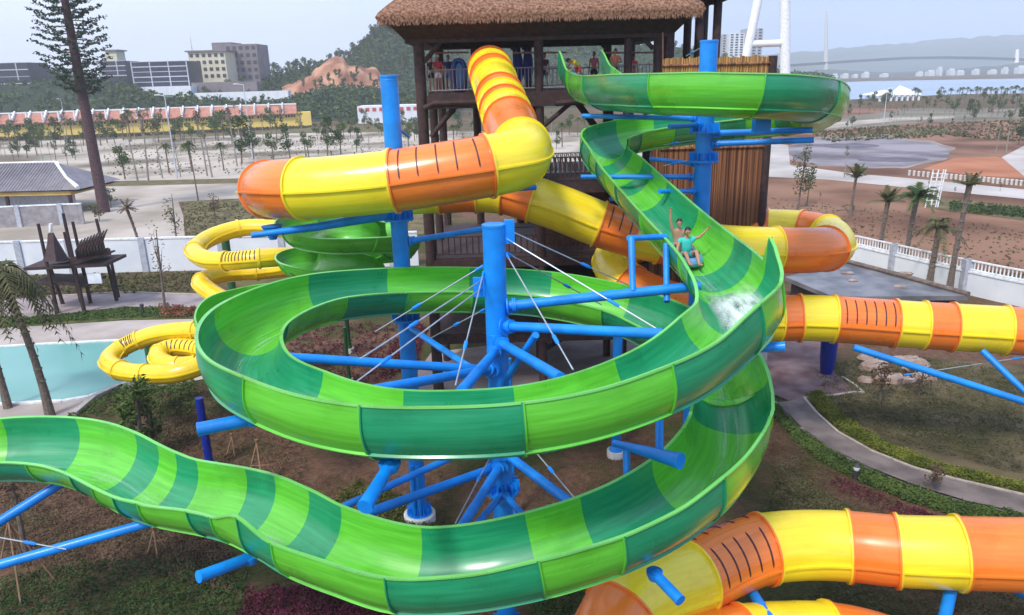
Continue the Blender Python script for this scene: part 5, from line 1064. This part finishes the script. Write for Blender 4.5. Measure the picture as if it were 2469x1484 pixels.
# soffit and perimeter beam
zb0 = W_(1300, 97, YF).z
def soffit(mb):
    o_ = [(xe0+.25, ye0+.25), (xe1-.25, ye0+.25), (xe1-.25, ye1-.25), (xe0+.25, ye1-.25)]; i_ = [(xl-.6, YF-.3), (xr+.3, YF-.3), (xr+.3, YB_+.3), (xl-.6, YB_+.3)]
    vs = [(*p, ze+.05) for p in o_]+[(*p, zb0+.15) for p in i_]+[(*p, zb0) for p in i_]; fs = []
    for k in range(4): k2 = (k+1) % 4; fs += [(k, k2, 4+k2, 4+k), (4+k, 4+k2, 8+k2, 8+k)]
    mb.add(vs, fs)
    ii = [(xl+.3, YF+.5), (xr-.6, YF+.5), (xr-.6, YB_-.5), (xl+.3, YB_-.5)]; vs = [(*p, zb0) for p in i_]+[(*p, zb0) for p in ii]+[(*p, zb0+.9) for p in ii]; fs = []
    for k in range(4): k2 = (k+1) % 4; fs += [(k, k2, 4+k2, 4+k), (4+k, 4+k2, 8+k2, 8+k)]
    mb.add(vs, fs); mb.add([(*p, zb0+.9) for p in ii], [(0, 1, 2, 3)])
part('soffit', WOOD, soffit, sm=0)
# posts: front and back rows from the ground to the roof
fx = [(xl, .27), (xm1, .22), (W_(1515, 100, YF).x, .2), (xr-.35, .27), (xr+.1, .27)]
for x, r in fx: part('post', WOOD, lambda m: m.tube([(x, YF, 0), (x, YF, 8), (x, YF, zb0+.2)], [r*1.05, r, r*.97], 12))
for x in (xl+.2, W_(1145, 150, 46).x, W_(1245, 100, YB_).x, W_(1272, 100, YB_).x, W_(1465, 100, YB_).x, W_(1522, 100, YB_).x, W_(1590, 100, YB_).x): part('post', WOOD, lambda m: m.tube([(x, YB_, 0), (x, YB_, zb0+.2)], [.24, .24], 10))
for x in (xl+.1, xm1, xm2, xr): part('post', WOOD, lambda m: m.tube([(x, 41.5, 0), (x, 41.5, ZF)], [.22, .22], 10))
def brace(x0, y0, x1, y1, Y, r=.11): part('brace', WOOD, lambda m: m.tube([W_(x0, y0, Y), W_(x1, y1, Y)], r, 8))
for a in ((1022, 150, 1068, 96, YF), (1238, 118, 1208, 96, YB_), (1258, 118, 1292, 96, YB_), (1462, 118, 1438, 96, YB_), (1575, 118, 1552, 94, YF), (1040, 330, 1102, 248, YF), (1302, 312, 1383, 243, YF), (1048, 318, 1098, 262, 41), (1300, 300, 1262, 255, YF)): brace(*a)
# decks: edge beams, boards, joists
def deck(z, x0, x1, y0, y1, th=.5):
    def f(m):
        m.box(((x0+x1)/2, (y0+y1)/2, z-.05), (x1-x0, y1-y0, .1))
        for yy in (y0, y1): m.box(((x0+x1)/2, yy, z-th/2-.1), (x1-x0+.3, .22, th))
        for k in range(5): m.box((x0+(x1-x0)*k/4, (y0+y1)/2, z-.1-th/2), (.2, y1-y0-.25, th-.05))
    part('deck', WOOD, f, sm=0)
xd0, xd1 = W_(1036, 215, YF).x, xr+.2
deck(ZF, xd0, xd1, YF-.15, YB_+.2, .62)
part('log_rail', WOOD, lambda m: m.tube([W_(1022, 262, YF-.3), W_(1045, 250, YF-.3), W_(1165, 246, YF-.3)], .14, 8)); part('log_rail', WOOD, lambda m: m.tube([W_(1340, 250, YF-.3), W_(1405, 244, YF-.3)], .14, 8))
for z, x0, x1 in ((11.0, W_(1310, 420, YF).x, xr+.8), (7.35, xl-.1, xr+.6), (5.9, xl-.1, xr), (3.3, xl-.1, xr-1)): deck(z, x0, x1, YF-.1, YB_, .42)
# railings
RAIL = mat('rail_metal', (.20, .17, .19), .5); RAILP = mat('rail_orange_log', (.42, .19, .12), .7)
def railing(x0, x1, Y, z, h=1.05, dx=.16, m_=RAIL, top=True, r=.022, name='railing'):
    def f(mb):
        n = int((x1-x0)/dx)
        for k in range(n+1): mb.tube([(x0+(x1-x0)*k/n, Y, z+.08), (x0+(x1-x0)*k/n, Y, z+h)], r, 5)
        for zz in (z+.12, z+h): mb.tube([(x0, Y, zz), (x1, Y, zz)], .035, 6)
    part(name, m_, f)
X = lambda x, Y=YF: W_(x, 200, Y).x
railing(X(1040), X(1128), YF-.05, ZF); railing(X(1232), X(1368), YF-.05, ZF); railing(X(1448), X(1590), YF-.05, ZF)
for Y in (YB_-.1,): railing(xl+.4, xr, Y, ZF, 1.05, .3)
for a, b in ((1042, 1130), (1236, 1366), (1458, 1592)): part('log_rail', RAILP, lambda m: m.tube([W_(a, 128, YF+2), W_(b, 127, YF+2)], .05, 6))
for x in (1598,): part('pole', RAILP, lambda m: m.tube([W_(x, 60, YF-.3), W_(x, 190, YF-.3)], .045, 6))
railing(W_(1315, 400, YF).x, W_(1530, 400, YF).x, YF-.1, 11.0, 1.2, .24, WOOD, r=.05); railing(W_(1315, 400, 40).x, W_(1530, 400, 40).x, 40, 11.0, 1.1, .22, CONC, r=.04); railing(xl, xr, YF, 7.4, 1.0, .3, WOOD, r=.04)
for k in range(22): pass
part('lattice', WOOD, lambda m: [m.beam(W_(1320+k*10, 372, YF-.15), W_(1335+k*10, 410, YF-.15), .05, .05) for k in range(11)], sm=0)
part('wall_panel', WOOD2, lambda m: m.box(((W_(1318, 450, YF).x+W_(1700, 450, YF).x)/2, 39.2, 9.0), (W_(1700, 450, YF).x-W_(1318, 450, YF).x, .2, 3.3)), sm=0)
part('wall_panel', WOOD, lambda m: m.box(((xl+xr)/2+1, 44.5, 6.3), (xr-xl-2.5, .2, 2.2)), sm=0)
# stair flights between the decks
def stairs(x0, x1, z0, z1, Y, w_=1.3):
    def f(m):
        n = 14
        for k in range(n): m.box((x0+(x1-x0)*(k+.5)/n, Y, z0+(z1-z0)*(k+.5)/n), (abs(x1-x0)/n*.95, w_, .06))
        for s in (-1, 1): m.beam((x0, Y+s*w_/2, z0-.1), (x1, Y+s*w_/2, z1-.1), .08, .3)
    part('stair', WOOD, f, sm=0)
stairs(xm1, xr-.5, 0, 3.3, 43.5); stairs(xr-.6, xm1+.6, 3.3, 5.9, 42); stairs(xm1, xr-.5, 7.35, 11, 42.5); stairs(xr-.8, xm1+2, 11, 15.2, 44)
mb = MB()
BLC = mat('blue_cloth', (.02, .025, .22), .7)
for x, y0, y1 in ((1249, 122, 200), (1273, 118, 195)):
    a = W_(x, y0, YF+3.2); b = W_(x, y1, YF+3.2); mb = MB(); mb.tube([a, a.lerp(b, .3), a.lerp(b, .7), b], [.12, .24, .28, .2], 9); tag(mb.build('blue_cloth', BLC), ('left' if x < 1260 else 'right')+' one of two dark blue cloths hanging on the tower posts', 'cloth', 'blue cloths on the tower')
# bamboo screen wall
BW = thing('bamboo_screen', Vector((W_(1730, 600, 35.6).x, 35.6, 0)), 'tall golden bamboo screen wall beside the tower, behind the top green loop', 'screen')
xa, xb = W_(1597, 160, 35.6).x, W_(1856, 160, 35.6).x; zt = W_(1700, 139, 35.6).z
mb = MB(); n = int((xb-xa)/.105); rnd = random.Random(9)
for k in range(n): x = xa+(xb-xa)*(k+.5)/n; mb.tube([(x+rnd.uniform(-.01, .01), 35.6, 12.6), (x, 35.6+rnd.uniform(-.02, .02), zt+rnd.uniform(-.05, .06))], .052, 7)
mb.build('bamboo_panel', BAMB, BW)
mb = MB()
for k in range(n+3): x = xa-.4+(xb-xa+.4)*(k+.5)/(n+3); mb.tube([(x+rnd.uniform(-.02, .02), 35.6, 0), (x+rnd.uniform(-.02, .02), 35.6, 6), (x, 35.6, 12.6)], .06, 7)
mb.build('bamboo_panel', BAMB2, BW)
for z in (3, 7.5, 12.6, 16.3): mb = MB(); mb.tube([(xa, 35.52, z), (xb, 35.52, z)], .06, 8); mb.build('cross_pole', BAMB2, BW)
mb = MB(); mb.tube([(xb+.12, 35.6, 0), (xb+.12, 35.6, zt)], .2, 10); mb.build('post', WOOD, BW)
mb = MB(); mb.box(((xa+xb)/2, 35.9, 8.2), (xb-xa, .08, 16.2)); mb.build('backing', WOOD, BW, smooth=0)
mb = MB(); mb.box((xb+.1, 38.5, 8), (.12, 5.6, 16)); mb.build('side_wall', WOOD2, BW, smooth=0)
# second thatched roof on tall posts, cut by the top edge
T2 = thing('thatched_hut', Vector((W_(1705, 300, 39).x, 39, 0)), 'second thatched roof on two tall dark posts behind the bamboo screen', 'hut')
for x, r in ((1685, .22), (1727, .2)): mb = MB(); a = W_(x, 100, 38.5); mb.tube([(a.x, 38.5, 0), (a.x, 38.5, 19.9)], r, 10); mb.build('post', WOOD, T2)
for x in (1685, 1727): mb = MB(); a = W_(x, 100, 38.5); mb.tube([(a.x, 41, 0), (a.x, 41, 19.9)], .2, 10); mb.build('post', WOOD, T2)
mb = MB(); a = W_(1632, -1, 37.5); b = W_(1768, -1, 37.5); roof(mb, a.x, b.x, 37.5, 42, a.z, a.z+3, 1.3, .3, 32, 8); mb.build('roof', THATCH, T2, smooth=60)
mb = MB(); a = W_(1660, 0, 39); mb.box(((W_(1705, 0, 39)).x, 39.8, 19.6), (1.9, 3.2, .3)); mb.build('frame', WOOD, T2, smooth=0)
# ================================================================ people
SKIN = mat('skin', (.46, .24, .16), .5, var=.06, scale=3, spec=.4); SKIN2 = mat('tanned_skin', (.34, .16, .10), .5, var=.06, scale=3); HAIR = mat('black_hair', (.008, .007, .007), .5); LIP = mat('lips', (.35, .08, .07), .5); EYE = mat('dark_eye', (.01, .01, .01), .3); TEETH = mat('teeth', (.75, .72, .68), .4)
def skin(chains, mats, name, parent, sub=1, extra=None):
    """one continuous skinned surface grown along joint chains: [(point, radius), ...] with shared first points"""
    me = bpy.data.meshes.new(name); vs = []; es = []; rs = []; idx = {}; roots = []
    for ch in chains:
        prev = None
        for p, r in ch:
            p = Vector(p); key = tuple(round(c_, 4) for c_ in p)
            if key not in idx: idx[key] = len(vs); vs.append(p); rs.append(r)
            i = idx[key]
            if prev is not None and prev != i and (prev, i) not in es: es.append((prev, i))
            prev = i
    me.from_pydata(vs, es, []); o = bpy.data.objects.new(name, me); SC.collection.objects.link(o)
    md = o.modifiers.new('s', 'SKIN'); md.use_smooth_shade = True; md.branch_smoothing = .6
    # mark one root per connected island
    par = list(range(len(vs)))
    def fd(a):
        while par[a] != a: a = par[a]
        return a
    for a, b in es: par[fd(b)] = fd(a)
    if not me.skin_vertices: bpy.context.view_layer.update()
    sv = me.skin_vertices[0].data; seen = set()
    for i, r in enumerate(rs):
        sv[i].radius = (r, r) if not isinstance(r, tuple) else r
        f = fd(i); sv[i].use_root = f not in seen; seen.add(f)
    ms = o.modifiers.new('u', 'SUBSURF'); ms.levels = sub; ms.render_levels = sub
    dg = bpy.context.evaluated_depsgraph_get(); m2 = bpy.data.meshes.new_from_object(o.evaluated_get(dg)); bpy.data.objects.remove(o)
    mb = MB(); mb.add([v.co for v in m2.vertices], [tuple(p.vertices) for p in m2.polygons]); bpy.data.meshes.remove(m2)
    if extra: extra(mb)
    return mb.build(name, mats, parent, smooth=75)
def person(loc, J, label, skinm=SKIN, top=None, bottom=None, hair='short', scale=1.0, rz=0, M=None, cap=None, vest=None, shoes=None, fingers=True, group=None, longtop=True):
    """J: joints in metres, figure facing -Y, origin at the feet or seat"""
    loc = Vector(loc); M = M if M is not None else Matrix.Rotation(rz, 3, 'Z'); T = lambda p: loc+M@(Vector(p)*scale)
    t = thing('person', loc, label, 'person', group); S = scale; g = lambda k: T(J[k]); A = lambda k, r: (g(k), r*S)
    pel, wst, chs, nck, hd = g('pelvis'), g('waist'), g('chest'), g('neck'), g('head'); up = (hd-nck).normalized(); fwd = (M@Vector(J.get('face', (0, -1, 0)))).normalized(); fwd = (fwd-up*fwd.dot(up)).normalized(); rt = fwd.cross(up).normalized()
    ch = [[(pel, (.13*S, .105*S)), (wst, (.115*S, .09*S)), (chs, (.145*S, .10*S)), (nck, .052*S), (nck.lerp(hd, .45), .05*S)]]
    for s in 'LR':
        ch.append([(chs, (.145*S, .10*S)), (g('sh'+s), .058*S), (g('sh'+s).lerp(g('el'+s), .5), .05*S), (g('el'+s), .041*S), (g('el'+s).lerp(g('wr'+s), .4), .04*S), (g('wr'+s), .027*S), (g('wr'+s).lerp(g('hn'+s), .6), (.038*S, .020*S)), (g('hn'+s), (.036*S, .017*S))])
        kn, an = g('kn'+s), g('an'+s); hp = g('hp'+s); toe = g('to'+s)
        ch.append([(pel, (.13*S, .105*S)), (hp, .092*S), (hp.lerp(kn, .5), .078*S), (kn, .056*S), (kn.lerp(an, .35), .056*S), (an, .036*S), (an.lerp(toe, .45), .036*S), (toe, .03*S)])
    if fingers:
        for s in 'LR':
            w_, h_ = g('wr'+s), g('hn'+s); d = (h_-w_).normalized(); sd = d.cross(fwd if abs(d.dot(fwd)) < .9 else up).normalized(); nn = sd.cross(d)
            for k, (o_, L) in enumerate(((-.030, .062), (-.010, .075), (.011, .070), (.030, .055))):
                b_ = h_-d*.012*S+sd*o_*S; ch.append([(b_, .0095*S), (b_+d*L*.5*S+sd*o_*.15*S+nn*.004*S, .0088*S), (b_+d*L*S+sd*o_*.3*S+nn*.018*S, .007*S)])
            th = -1 if s == 'L' else 1; b_ = w_.lerp(h_, .45)+sd*.028*th*S; ch.append([(b_, .012*S), (b_+(d*.028+sd*.026*th)*S, .011*S), (b_+(d*.055+sd*.034*th)*S, .009*S)])
    def head(mb):
        n, m_ = 18, 14; base = len(mb.v); vs = []
        for i in range(m_+1):
            for k in range(n):
                a = pi*i/m_; b_ = 2*pi*k/n; x = sin(a)*cos(b_); y = sin(a)*sin(b_); z = cos(a)
                jaw = 1-.26*max(0, -z)**1.2; v = rt*(x*.072*jaw)+fwd*(y*.092*(jaw if y > 0 else 1-.1*max(0, -z))+(.012*max(0, -z) if y > 0 else 0))+up*(z*.118)
                if y > .8: v += fwd*.004
                vs.append(hd+v*S)
        mb.add(vs, [(i*n+k, (i+1)*n+k, (i+1)*n+(k+1) % n, i*n+(k+1) % n) for i in range(m_) for k in range(n)])
        mb.tube([hd+(fwd*.088+up*.014)*S, hd+(fwd*.106-up*.018)*S, hd+(fwd*.09-up*.03)*S], [.008*S, .014*S, .01*S], 8)
        for s in (-1, 1):
            mb.blob(hd+(rt*.074*s-up*.005-fwd*.005)*S, (.012*S, .02*S, .03*S)); mb.blob(hd+(rt*.029*s+fwd*.083+up*.012)*S, .0095*S, mi=1); mb.tube([hd+(rt*.014*s+fwd*.092+up*.032)*S, hd+(rt*.046*s+fwd*.079+up*.034)*S], .0035*S, 5, mi=1)
        mb.tube([hd+(rt*-.024+fwd*.084-up*.054)*S, hd+(fwd*.093-up*.058)*S, hd+(rt*.024+fwd*.084-up*.054)*S], [.003*S, .0085*S, .003*S], 8, mi=2)
        if J.get('smile'): mb.tube([hd+(rt*-.018+fwd*.09-up*.054)*S, hd+(fwd*.0985-up*.056)*S, hd+(rt*.018+fwd*.09-up*.054)*S], [.003*S, .006*S, .003*S], 6, mi=3)
    skin(ch, [skinm, EYE, LIP, TEETH], 'body', t, 1, head)
    # hair: a shell over the crown of the skull
    if cap is None or True:
        mb = MB(); n = 20; rows = []; rnd = random.Random(int(loc.x*10))
        for i in range(9):
            row = []
            for k in range(n):
                b_ = 2*pi*k/n; y = sin(b_); lim = (.27 if y > .5 else (.36 if y > .2 else (.55 if y > -.3 else .68))); a = pi*lim*i/8*(1.0)
                R = 1.10+rnd.uniform(-.015, .04); row.append(hd+(rt*(sin(a)*cos(b_)*.076*R)+fwd*(sin(a)*y*.096*R-.003)+up*(cos(a)*.122*R+.002))*S)
            rows.append(row)
        grid(mb, rows, True, 0); grid(mb, [[hd+(p-hd)*.93 for p in reversed(r_)] for r_ in rows], True, 0)
        if hair == 'long': mb.tube([hd+(up*.05-fwd*.08)*S, hd+(-up*.08-fwd*.10)*S, hd+(-up*.22-fwd*.08)*S], [.07*S, .075*S, .04*S], 10)
        mb.build('hair', HAIR, t)
    if cap: mb = MB(); mb.blob(hd+up*.055*S, (.09*S, .10*S, .085*S), n=14); q_ = hd+(up*.055+fwd*.12)*S; mb.blob(q_, (.07*S, .06*S, .012*S)); mb.build('cap', cap, t)
    if top:
        c_ = [[(wst.lerp(pel, .6), (.155*S, .14*S)), (wst, (.155*S, .135*S)), (chs, (.185*S, .15*S)), (nck.lerp(chs, .2), .085*S)]]
        for s in 'LR': c_.append([(chs, (.185*S, .15*S)), (g('sh'+s), .088*S), (g('sh'+s).lerp(g('el'+s), .55), .078*S)])
        skin(c_, [top], 'shirt', t, 1)
    if vest:
        skin([[(wst, (.15*S, .12*S)), (chs, (.175*S, .13*S)), (nck.lerp(chs, .3), .09*S)]], [vest], 'vest', t, 1)
    if bottom:
        c_ = [[(wst.lerp(pel, .5), (.15*S, .13*S)), (pel, (.16*S, .14*S))]]
        for s in 'LR': c_.append([(pel, (.16*S, .14*S)), (g('hp'+s), .12*S), (g('hp'+s).lerp(g('kn'+s), .6), .108*S)])
        skin(c_, [bottom], 'shorts', t, 1)
    return t
def stand(**k):
    J = dict(pelvis=(0, 0, .95), waist=(0, .01, 1.10), chest=(0, 0, 1.32), neck=(0, .01, 1.47), head=(0, -.02, 1.62), shL=(.17, .01, 1.40), elL=(.22, .03, 1.13), wrL=(.22, -.05, .90), hnL=(.21, -.09, .80),
             shR=(-.17, .01, 1.40), elR=(-.22, .03, 1.13), wrR=(-.22, -.05, .90), hnR=(-.21, -.09, .80), hpL=(.09, 0, .90), knL=(.10, -.01, .50), anL=(.11, .03, .08), toL=(.12, -.13, .03), hpR=(-.09, 0, .90), knR=(-.10, -.01, .50), anR=(-.11, .03, .08), toR=(-.13, -.13, .03))
    J.update(k); return J
def cm(n, c_): return mat('cloth_'+n, c_, .85, var=.12, scale=8, bump=.1)
TP = 'people waiting on the tower deck'
def at(x, Y=YF+1.2): return Vector((W_(x, 200, Y).x, Y, ZF))
person(at(1058, YF+.6), stand(elR=(-.25, -.12, 1.18), wrR=(-.12, -.3, 1.12), hnR=(-.06, -.36, 1.12), face=(.2, -1, -.1)), 'person in a white cap and red and white clothes at the left railing', SKIN2, cm('dark_red', (.5, .04, .06)), cm('white', (.7, .65, .66)), cap=CONC, group=TP)
person(at(1042, YF+1.6), stand(face=(.6, -1, 0)), 'person in dark clothes in the shade beside the left tower post', SKIN2, cm('black', (.02, .015, .02)), cm('dark', (.02, .02, .03)), group=TP)
person(at(1083, YF+1.5), stand(elL=(.28, -.05, 1.15), wrL=(.3, -.28, 1.1), hnL=(.3, -.37, 1.1)), 'person in navy clothes next to the blue rafts', SKIN2, cm('navy', (.02, .03, .13)), cm('blue', (.03, .15, .5)), group=TP)
person(at(1313, YF+.7), stand(elR=(-.2, -.15, 1.16), wrR=(-.05, -.3, 1.1), hnR=(0, -.36, 1.12), face=(-.3, -1, 0)), 'boy with black hair and a maroon shirt standing at the middle railing', SKIN2, cm('maroon', (.07, .012, .03)), cm('dark', (.02, .02, .03)), scale=.97, group=TP)
bend = stand(pelvis=(0, .12, .85), waist=(-.02, .02, .98), chest=(-.05, -.22, 1.10), neck=(-.05, -.36, 1.15), head=(-.05, -.5, 1.16), shL=(.12, -.25, 1.12), elL=(.16, -.32, .86), wrL=(.1, -.45, .68), hnL=(.08, -.5, .6), shR=(-.21, -.25, 1.12), elR=(-.24, -.34, .86), wrR=(-.15, -.48, .68), hnR=(-.12, -.53, .6),
             hpL=(.09, .1, .80), knL=(.12, -.08, .46), anL=(.12, .1, .08), toL=(.13, -.06, .03), hpR=(-.09, .1, .80), knR=(-.12, -.08, .46), anR=(-.12, .1, .08), toR=(-.13, -.06, .03), face=(-.1, -.7, -.7))
person(at(1392, YF-.3)+Vector((0, 0, .15)), bend, 'attendant in a yellow vest and red shorts bending over the start of the green slide', SKIN2, cm('yellow', (.75, .6, .04)), cm('red', (.42, .03, .03)), rz=-1.0, vest=cm('yellow', (.75, .6, .04)))
person(at(1432, YF+2.2), stand(face=(-.5, -1, 0)), 'person in a pinkish shirt behind the start of the green slide', SKIN2, cm('rose', (.55, .14, .2)), cm('dark', (.02, .02, .03)), group=TP)
person(at(1483, YF+.8), stand(elR=(-.27, -.12, 1.18), wrR=(-.16, -.32, 1.15), hnR=(-.1, -.38, 1.14), elL=(.27, -.12, 1.18), wrL=(.16, -.32, 1.15), hnL=(.1, -.38, 1.14), smile=1), 'person in an orange pink shirt leaning on the railing', SKIN, cm('salmon', (.85, .25, .14)), cm('dark', (.02, .02, .03)), scale=1.04, group=TP)
person(at(1527, YF+.5), stand(), 'child in a red top with orange sleeves at the right railing', SKIN2, cm('scarlet', (.65, .03, .05)), cm('coral', (.5, .16, .12)), scale=.86, group=TP)
RAFTB = mat('raft_blue', (.02, .16, .42), .35)
def raft(loc, M, m1, m2, label, s=1.0, group=None):
    t = thing('raft', loc, label, 'raft', group); mb = MB(); L = .62*s; W2 = .33*s; r = .14*s
    pts = []
    for k in range(28):
        a = 2*pi*k/28; pts.append((abs(cos(a))**.7*copysign(1, cos(a))*W2*1.05, abs(sin(a))**.8*copysign(1, sin(a))*L*1.35))
    P_ = [Vector(loc)+M@Vector((x, y, r)) for x, y in pts]; rings = []
    for k in range(29):
        p = P_[k % 28]; tt = (P_[(k+1) % 28]-P_[(k-1) % 28]).normalized(); n_ = M@Vector((0, 0, 1)); a = tt.cross(n_); rings.append([p+r*(cos(2*pi*j/10)*a+sin(2*pi*j/10)*n_) for j in range(10)])
    grid(mb, rings, True, 0); mb.build('inflated_ring', m1, t)
    mb = MB(); c_ = [Vector(loc)+M@Vector((x*.85, y*.85, r*.55)) for x, y in pts]; mb.add(c_, [tuple(range(28))]); mb.add([p-M@Vector((0, 0, .03)) for p in c_], [tuple(reversed(range(28)))]); mb.build('floor', m2, t, smooth=0)
    mb = MB()
    for s_ in (-1, 1):
        for yy in (-.3, .35): a = Vector(loc)+M@Vector((W2*1.15*s_, yy*s, r*1.9)); mb.tube([a-M@Vector((0, .1, 0)), a+M@Vector((0, 0, .05)), a+M@Vector((0, .1, 0))], .015, 6)
    mb.build('handles', DW, t); return t
raft(at(1408, YF-.5)+Vector((0, 0, .35)), Matrix.Rotation(radians(70), 3, 'Z')@Matrix.Rotation(radians(25), 3, 'X'), mat('raft_light_blue', (.03, .25, .55), .35), RAFTB, 'blue raft held ready in the mouth of the green slide', .8)
for i in range(3):
    raft(at(1108, YF+1.0+i*.35)+Vector((0, 0, .75)), Matrix.Rotation(radians(8*i), 3, 'Z')@Matrix.Rotation(radians(78), 3, 'X'), [mat('raft_navy', (.02, .05, .20), .4), RAFTB, mat('raft_teal', (.02, .16, .24), .4)][i], RAFTB, ['front', 'middle', 'rearmost'][i]+' raft of the blue rafts leaning upright on the tower deck', .85, 'blue rafts on the tower deck')
# ---- the two riders and their raft, sitting in the trough of the green slide
def slide_frame(u):
    best = min(grows, key=lambda r_: abs(r_[0]-u)); return best
def nearest(x, y, d):
    p = P(x, y, d); return min(grows, key=lambda r_: (r_[1]-p).length)
fr = nearest(1655, 553, 21.4); u, p_, t_d, S_, U_, _, _, _ = fr
Mr = Matrix((S_, -t_d, U_)).transposed()                   # x = across, -y = downhill, z = out of the trough
# the photograph shows the pair riding close to the inner (left hand) wall, seen from the front
side_ = -.0
cpos = p_+S_*.10-U_*.80
raft_o = raft(cpos, Mr, mat('raft_ice_blue', (.13, .28, .52), .35), mat('raft_floor_blue', (.05, .22, .4), .4), 'pale blue raft carrying two riders down the green slide', .98)
sit = dict(pelvis=(0, .0, .12), waist=(0, .05, .26), chest=(0, .06, .47), neck=(0, .04, .61), head=(0, .0, .76), shL=(.16, .05, .55), shR=(-.16, .05, .55),
           hpL=(.09, -.04, .11), knL=(.14, -.40, .30), anL=(.11, -.78, .08), toL=(.12, -.94, .13), hpR=(-.09, -.04, .11), knR=(-.15, -.38, .33), anR=(-.14, -.73, .06), toR=(-.17, -.89, .10), smile=1)
# bodies sit upright against gravity: blend the trough frame with the vertical
Uv = (U_*.45+Vector((0, 0, 1))*.55).normalized(); fw = (t_d-Uv*t_d.dot(Uv)).normalized(); Sx = fw.cross(Uv).normalized(); Mb = Matrix((Sx, -fw, Uv)).transposed()
# image left is the figures' L side (+x); the rear rider's image-left arm goes straight up, the front rider flings the other one out
a_l = dict(sit, elR=(-.33, .0, .60), wrR=(-.48, -.06, .78), hnR=(-.52, -.08, .86), elL=(.25, -.06, .34), wrL=(.31, -.20, .20), hnL=(.32, -.27, .15), face=(-.05, -1, .5), neck=(0, .0, .61), head=(0, -.04, .76))
rear = dict(sit, elL=(.23, .03, .82), wrL=(.25, .0, 1.06), hnL=(.26, -.02, 1.15), elR=(-.27, .0, .36), wrR=(-.34, -.15, .2), hnR=(-.35, -.23, .15), face=(.05, -1, .5))
TEAL = cm('turquoise', (.05, .55, .50)); TRK = cm('teal_trunks', (.02, .30, .34))
person(cpos+Mr@Vector((0, -.30, .07)), a_l, 'front rider in a turquoise top with knees up, laughing, on the pale blue raft', SKIN, TEAL, TRK, M=Mb, scale=1.10)
person(cpos+Mr@Vector((0, .55, .10)), rear, 'rear rider behind on the raft with one arm raised straight up, bare chested', SKIN, None, cm('lilac_shorts', (.3, .28, .5)), M=Mb, scale=1.10)
# splash in the trough ahead of the raft
fs = nearest(1748, 700, 17.4); mb = MB(); rnd = random.Random(3)
r0 = min(range(len(grows)), key=lambda k: abs(grows[k][0]-fs[0])); seg = grows[r0-6:r0+6]
for lay in range(3):
    st = []; uvr = []
    for i_, q_ in enumerate(seg):
        st.append([q_[1]+(.87-.035*lay-.05*lay*sin(pi*k/10)*sin(pi*i_/(len(seg)-1)))*(sin(ph)*q_[3]-cos(ph)*q_[4]) for k, ph in [(k, -1.05+1.75*k/10) for k in range(11)]])
    vs = [v for r_ in st for v in r_]; fs_ = []; uvs = []
    for i_ in range(len(st)-1):
        for k in range(10):
            fs_.append((i_*11+k, i_*11+k+1, i_*11+12+k, i_*11+11+k)); m_ = len(st)-1; uvs.append(((i_/m_, k/10), (i_/m_, (k+1)/10), ((i_+1)/m_, (k+1)/10), ((i_+1)/m_, k/10)))
    mb.add(vs, fs_, 0, uvs)
c_ = fs[1]-fs[4]*.80-fs[3]*.05
for _ in range(900):
    a = rnd.gauss(0, .32); b_ = rnd.gauss(0, .2); z = abs(rnd.gauss(0, .09))*max(.1, 1-abs(a)); q_ = c_+fs[3]*b_+fs[2]*a+fs[4]*(z+b_*b_*.55); r_ = rnd.uniform(.003, .010); mb.blob(q_, (r_, r_, r_), n=5, m=3, mi=1)
SPL = mat('white_water', (.82, .88, .90), .25, var=.05)
o = mb.build('water_splash', [foam('splash_foam', .36, .62, (4, 5, 1), .85, edge=False), SPL]); struct(o, kind='stuff'); o['label'] = 'white splash of water in the bend of the green slide'; o['category'] = 'splash'
# ================================================================ haze
hm = bpy.data.materials.new('haze_air'); hm.use_nodes = True; t_ = hm.node_tree; t_.nodes.clear()
ho = t_.nodes.new('ShaderNodeOutputMaterial'); hv = t_.nodes.new('ShaderNodeVolumePrincipled')
hv.inputs['Color'].default_value = (.90, .94, 1, 1); hv.inputs['Density'].default_value = .00034; hv.inputs['Anisotropy'].default_value = .1
t_.links.new(hv.outputs[0], ho.inputs['Volume'])
mb = MB(); mb.box((0, 1900, 149), (7040, 4640, 300)); o = mb.build('haze', hm, smooth=0); o['kind'] = 'stuff'; o['label'] = 'pale haze in the air'; o['category'] = 'haze'
for o in bpy.data.objects:
    for k in ('_o', '_h'):
        if k in o: del o[k]
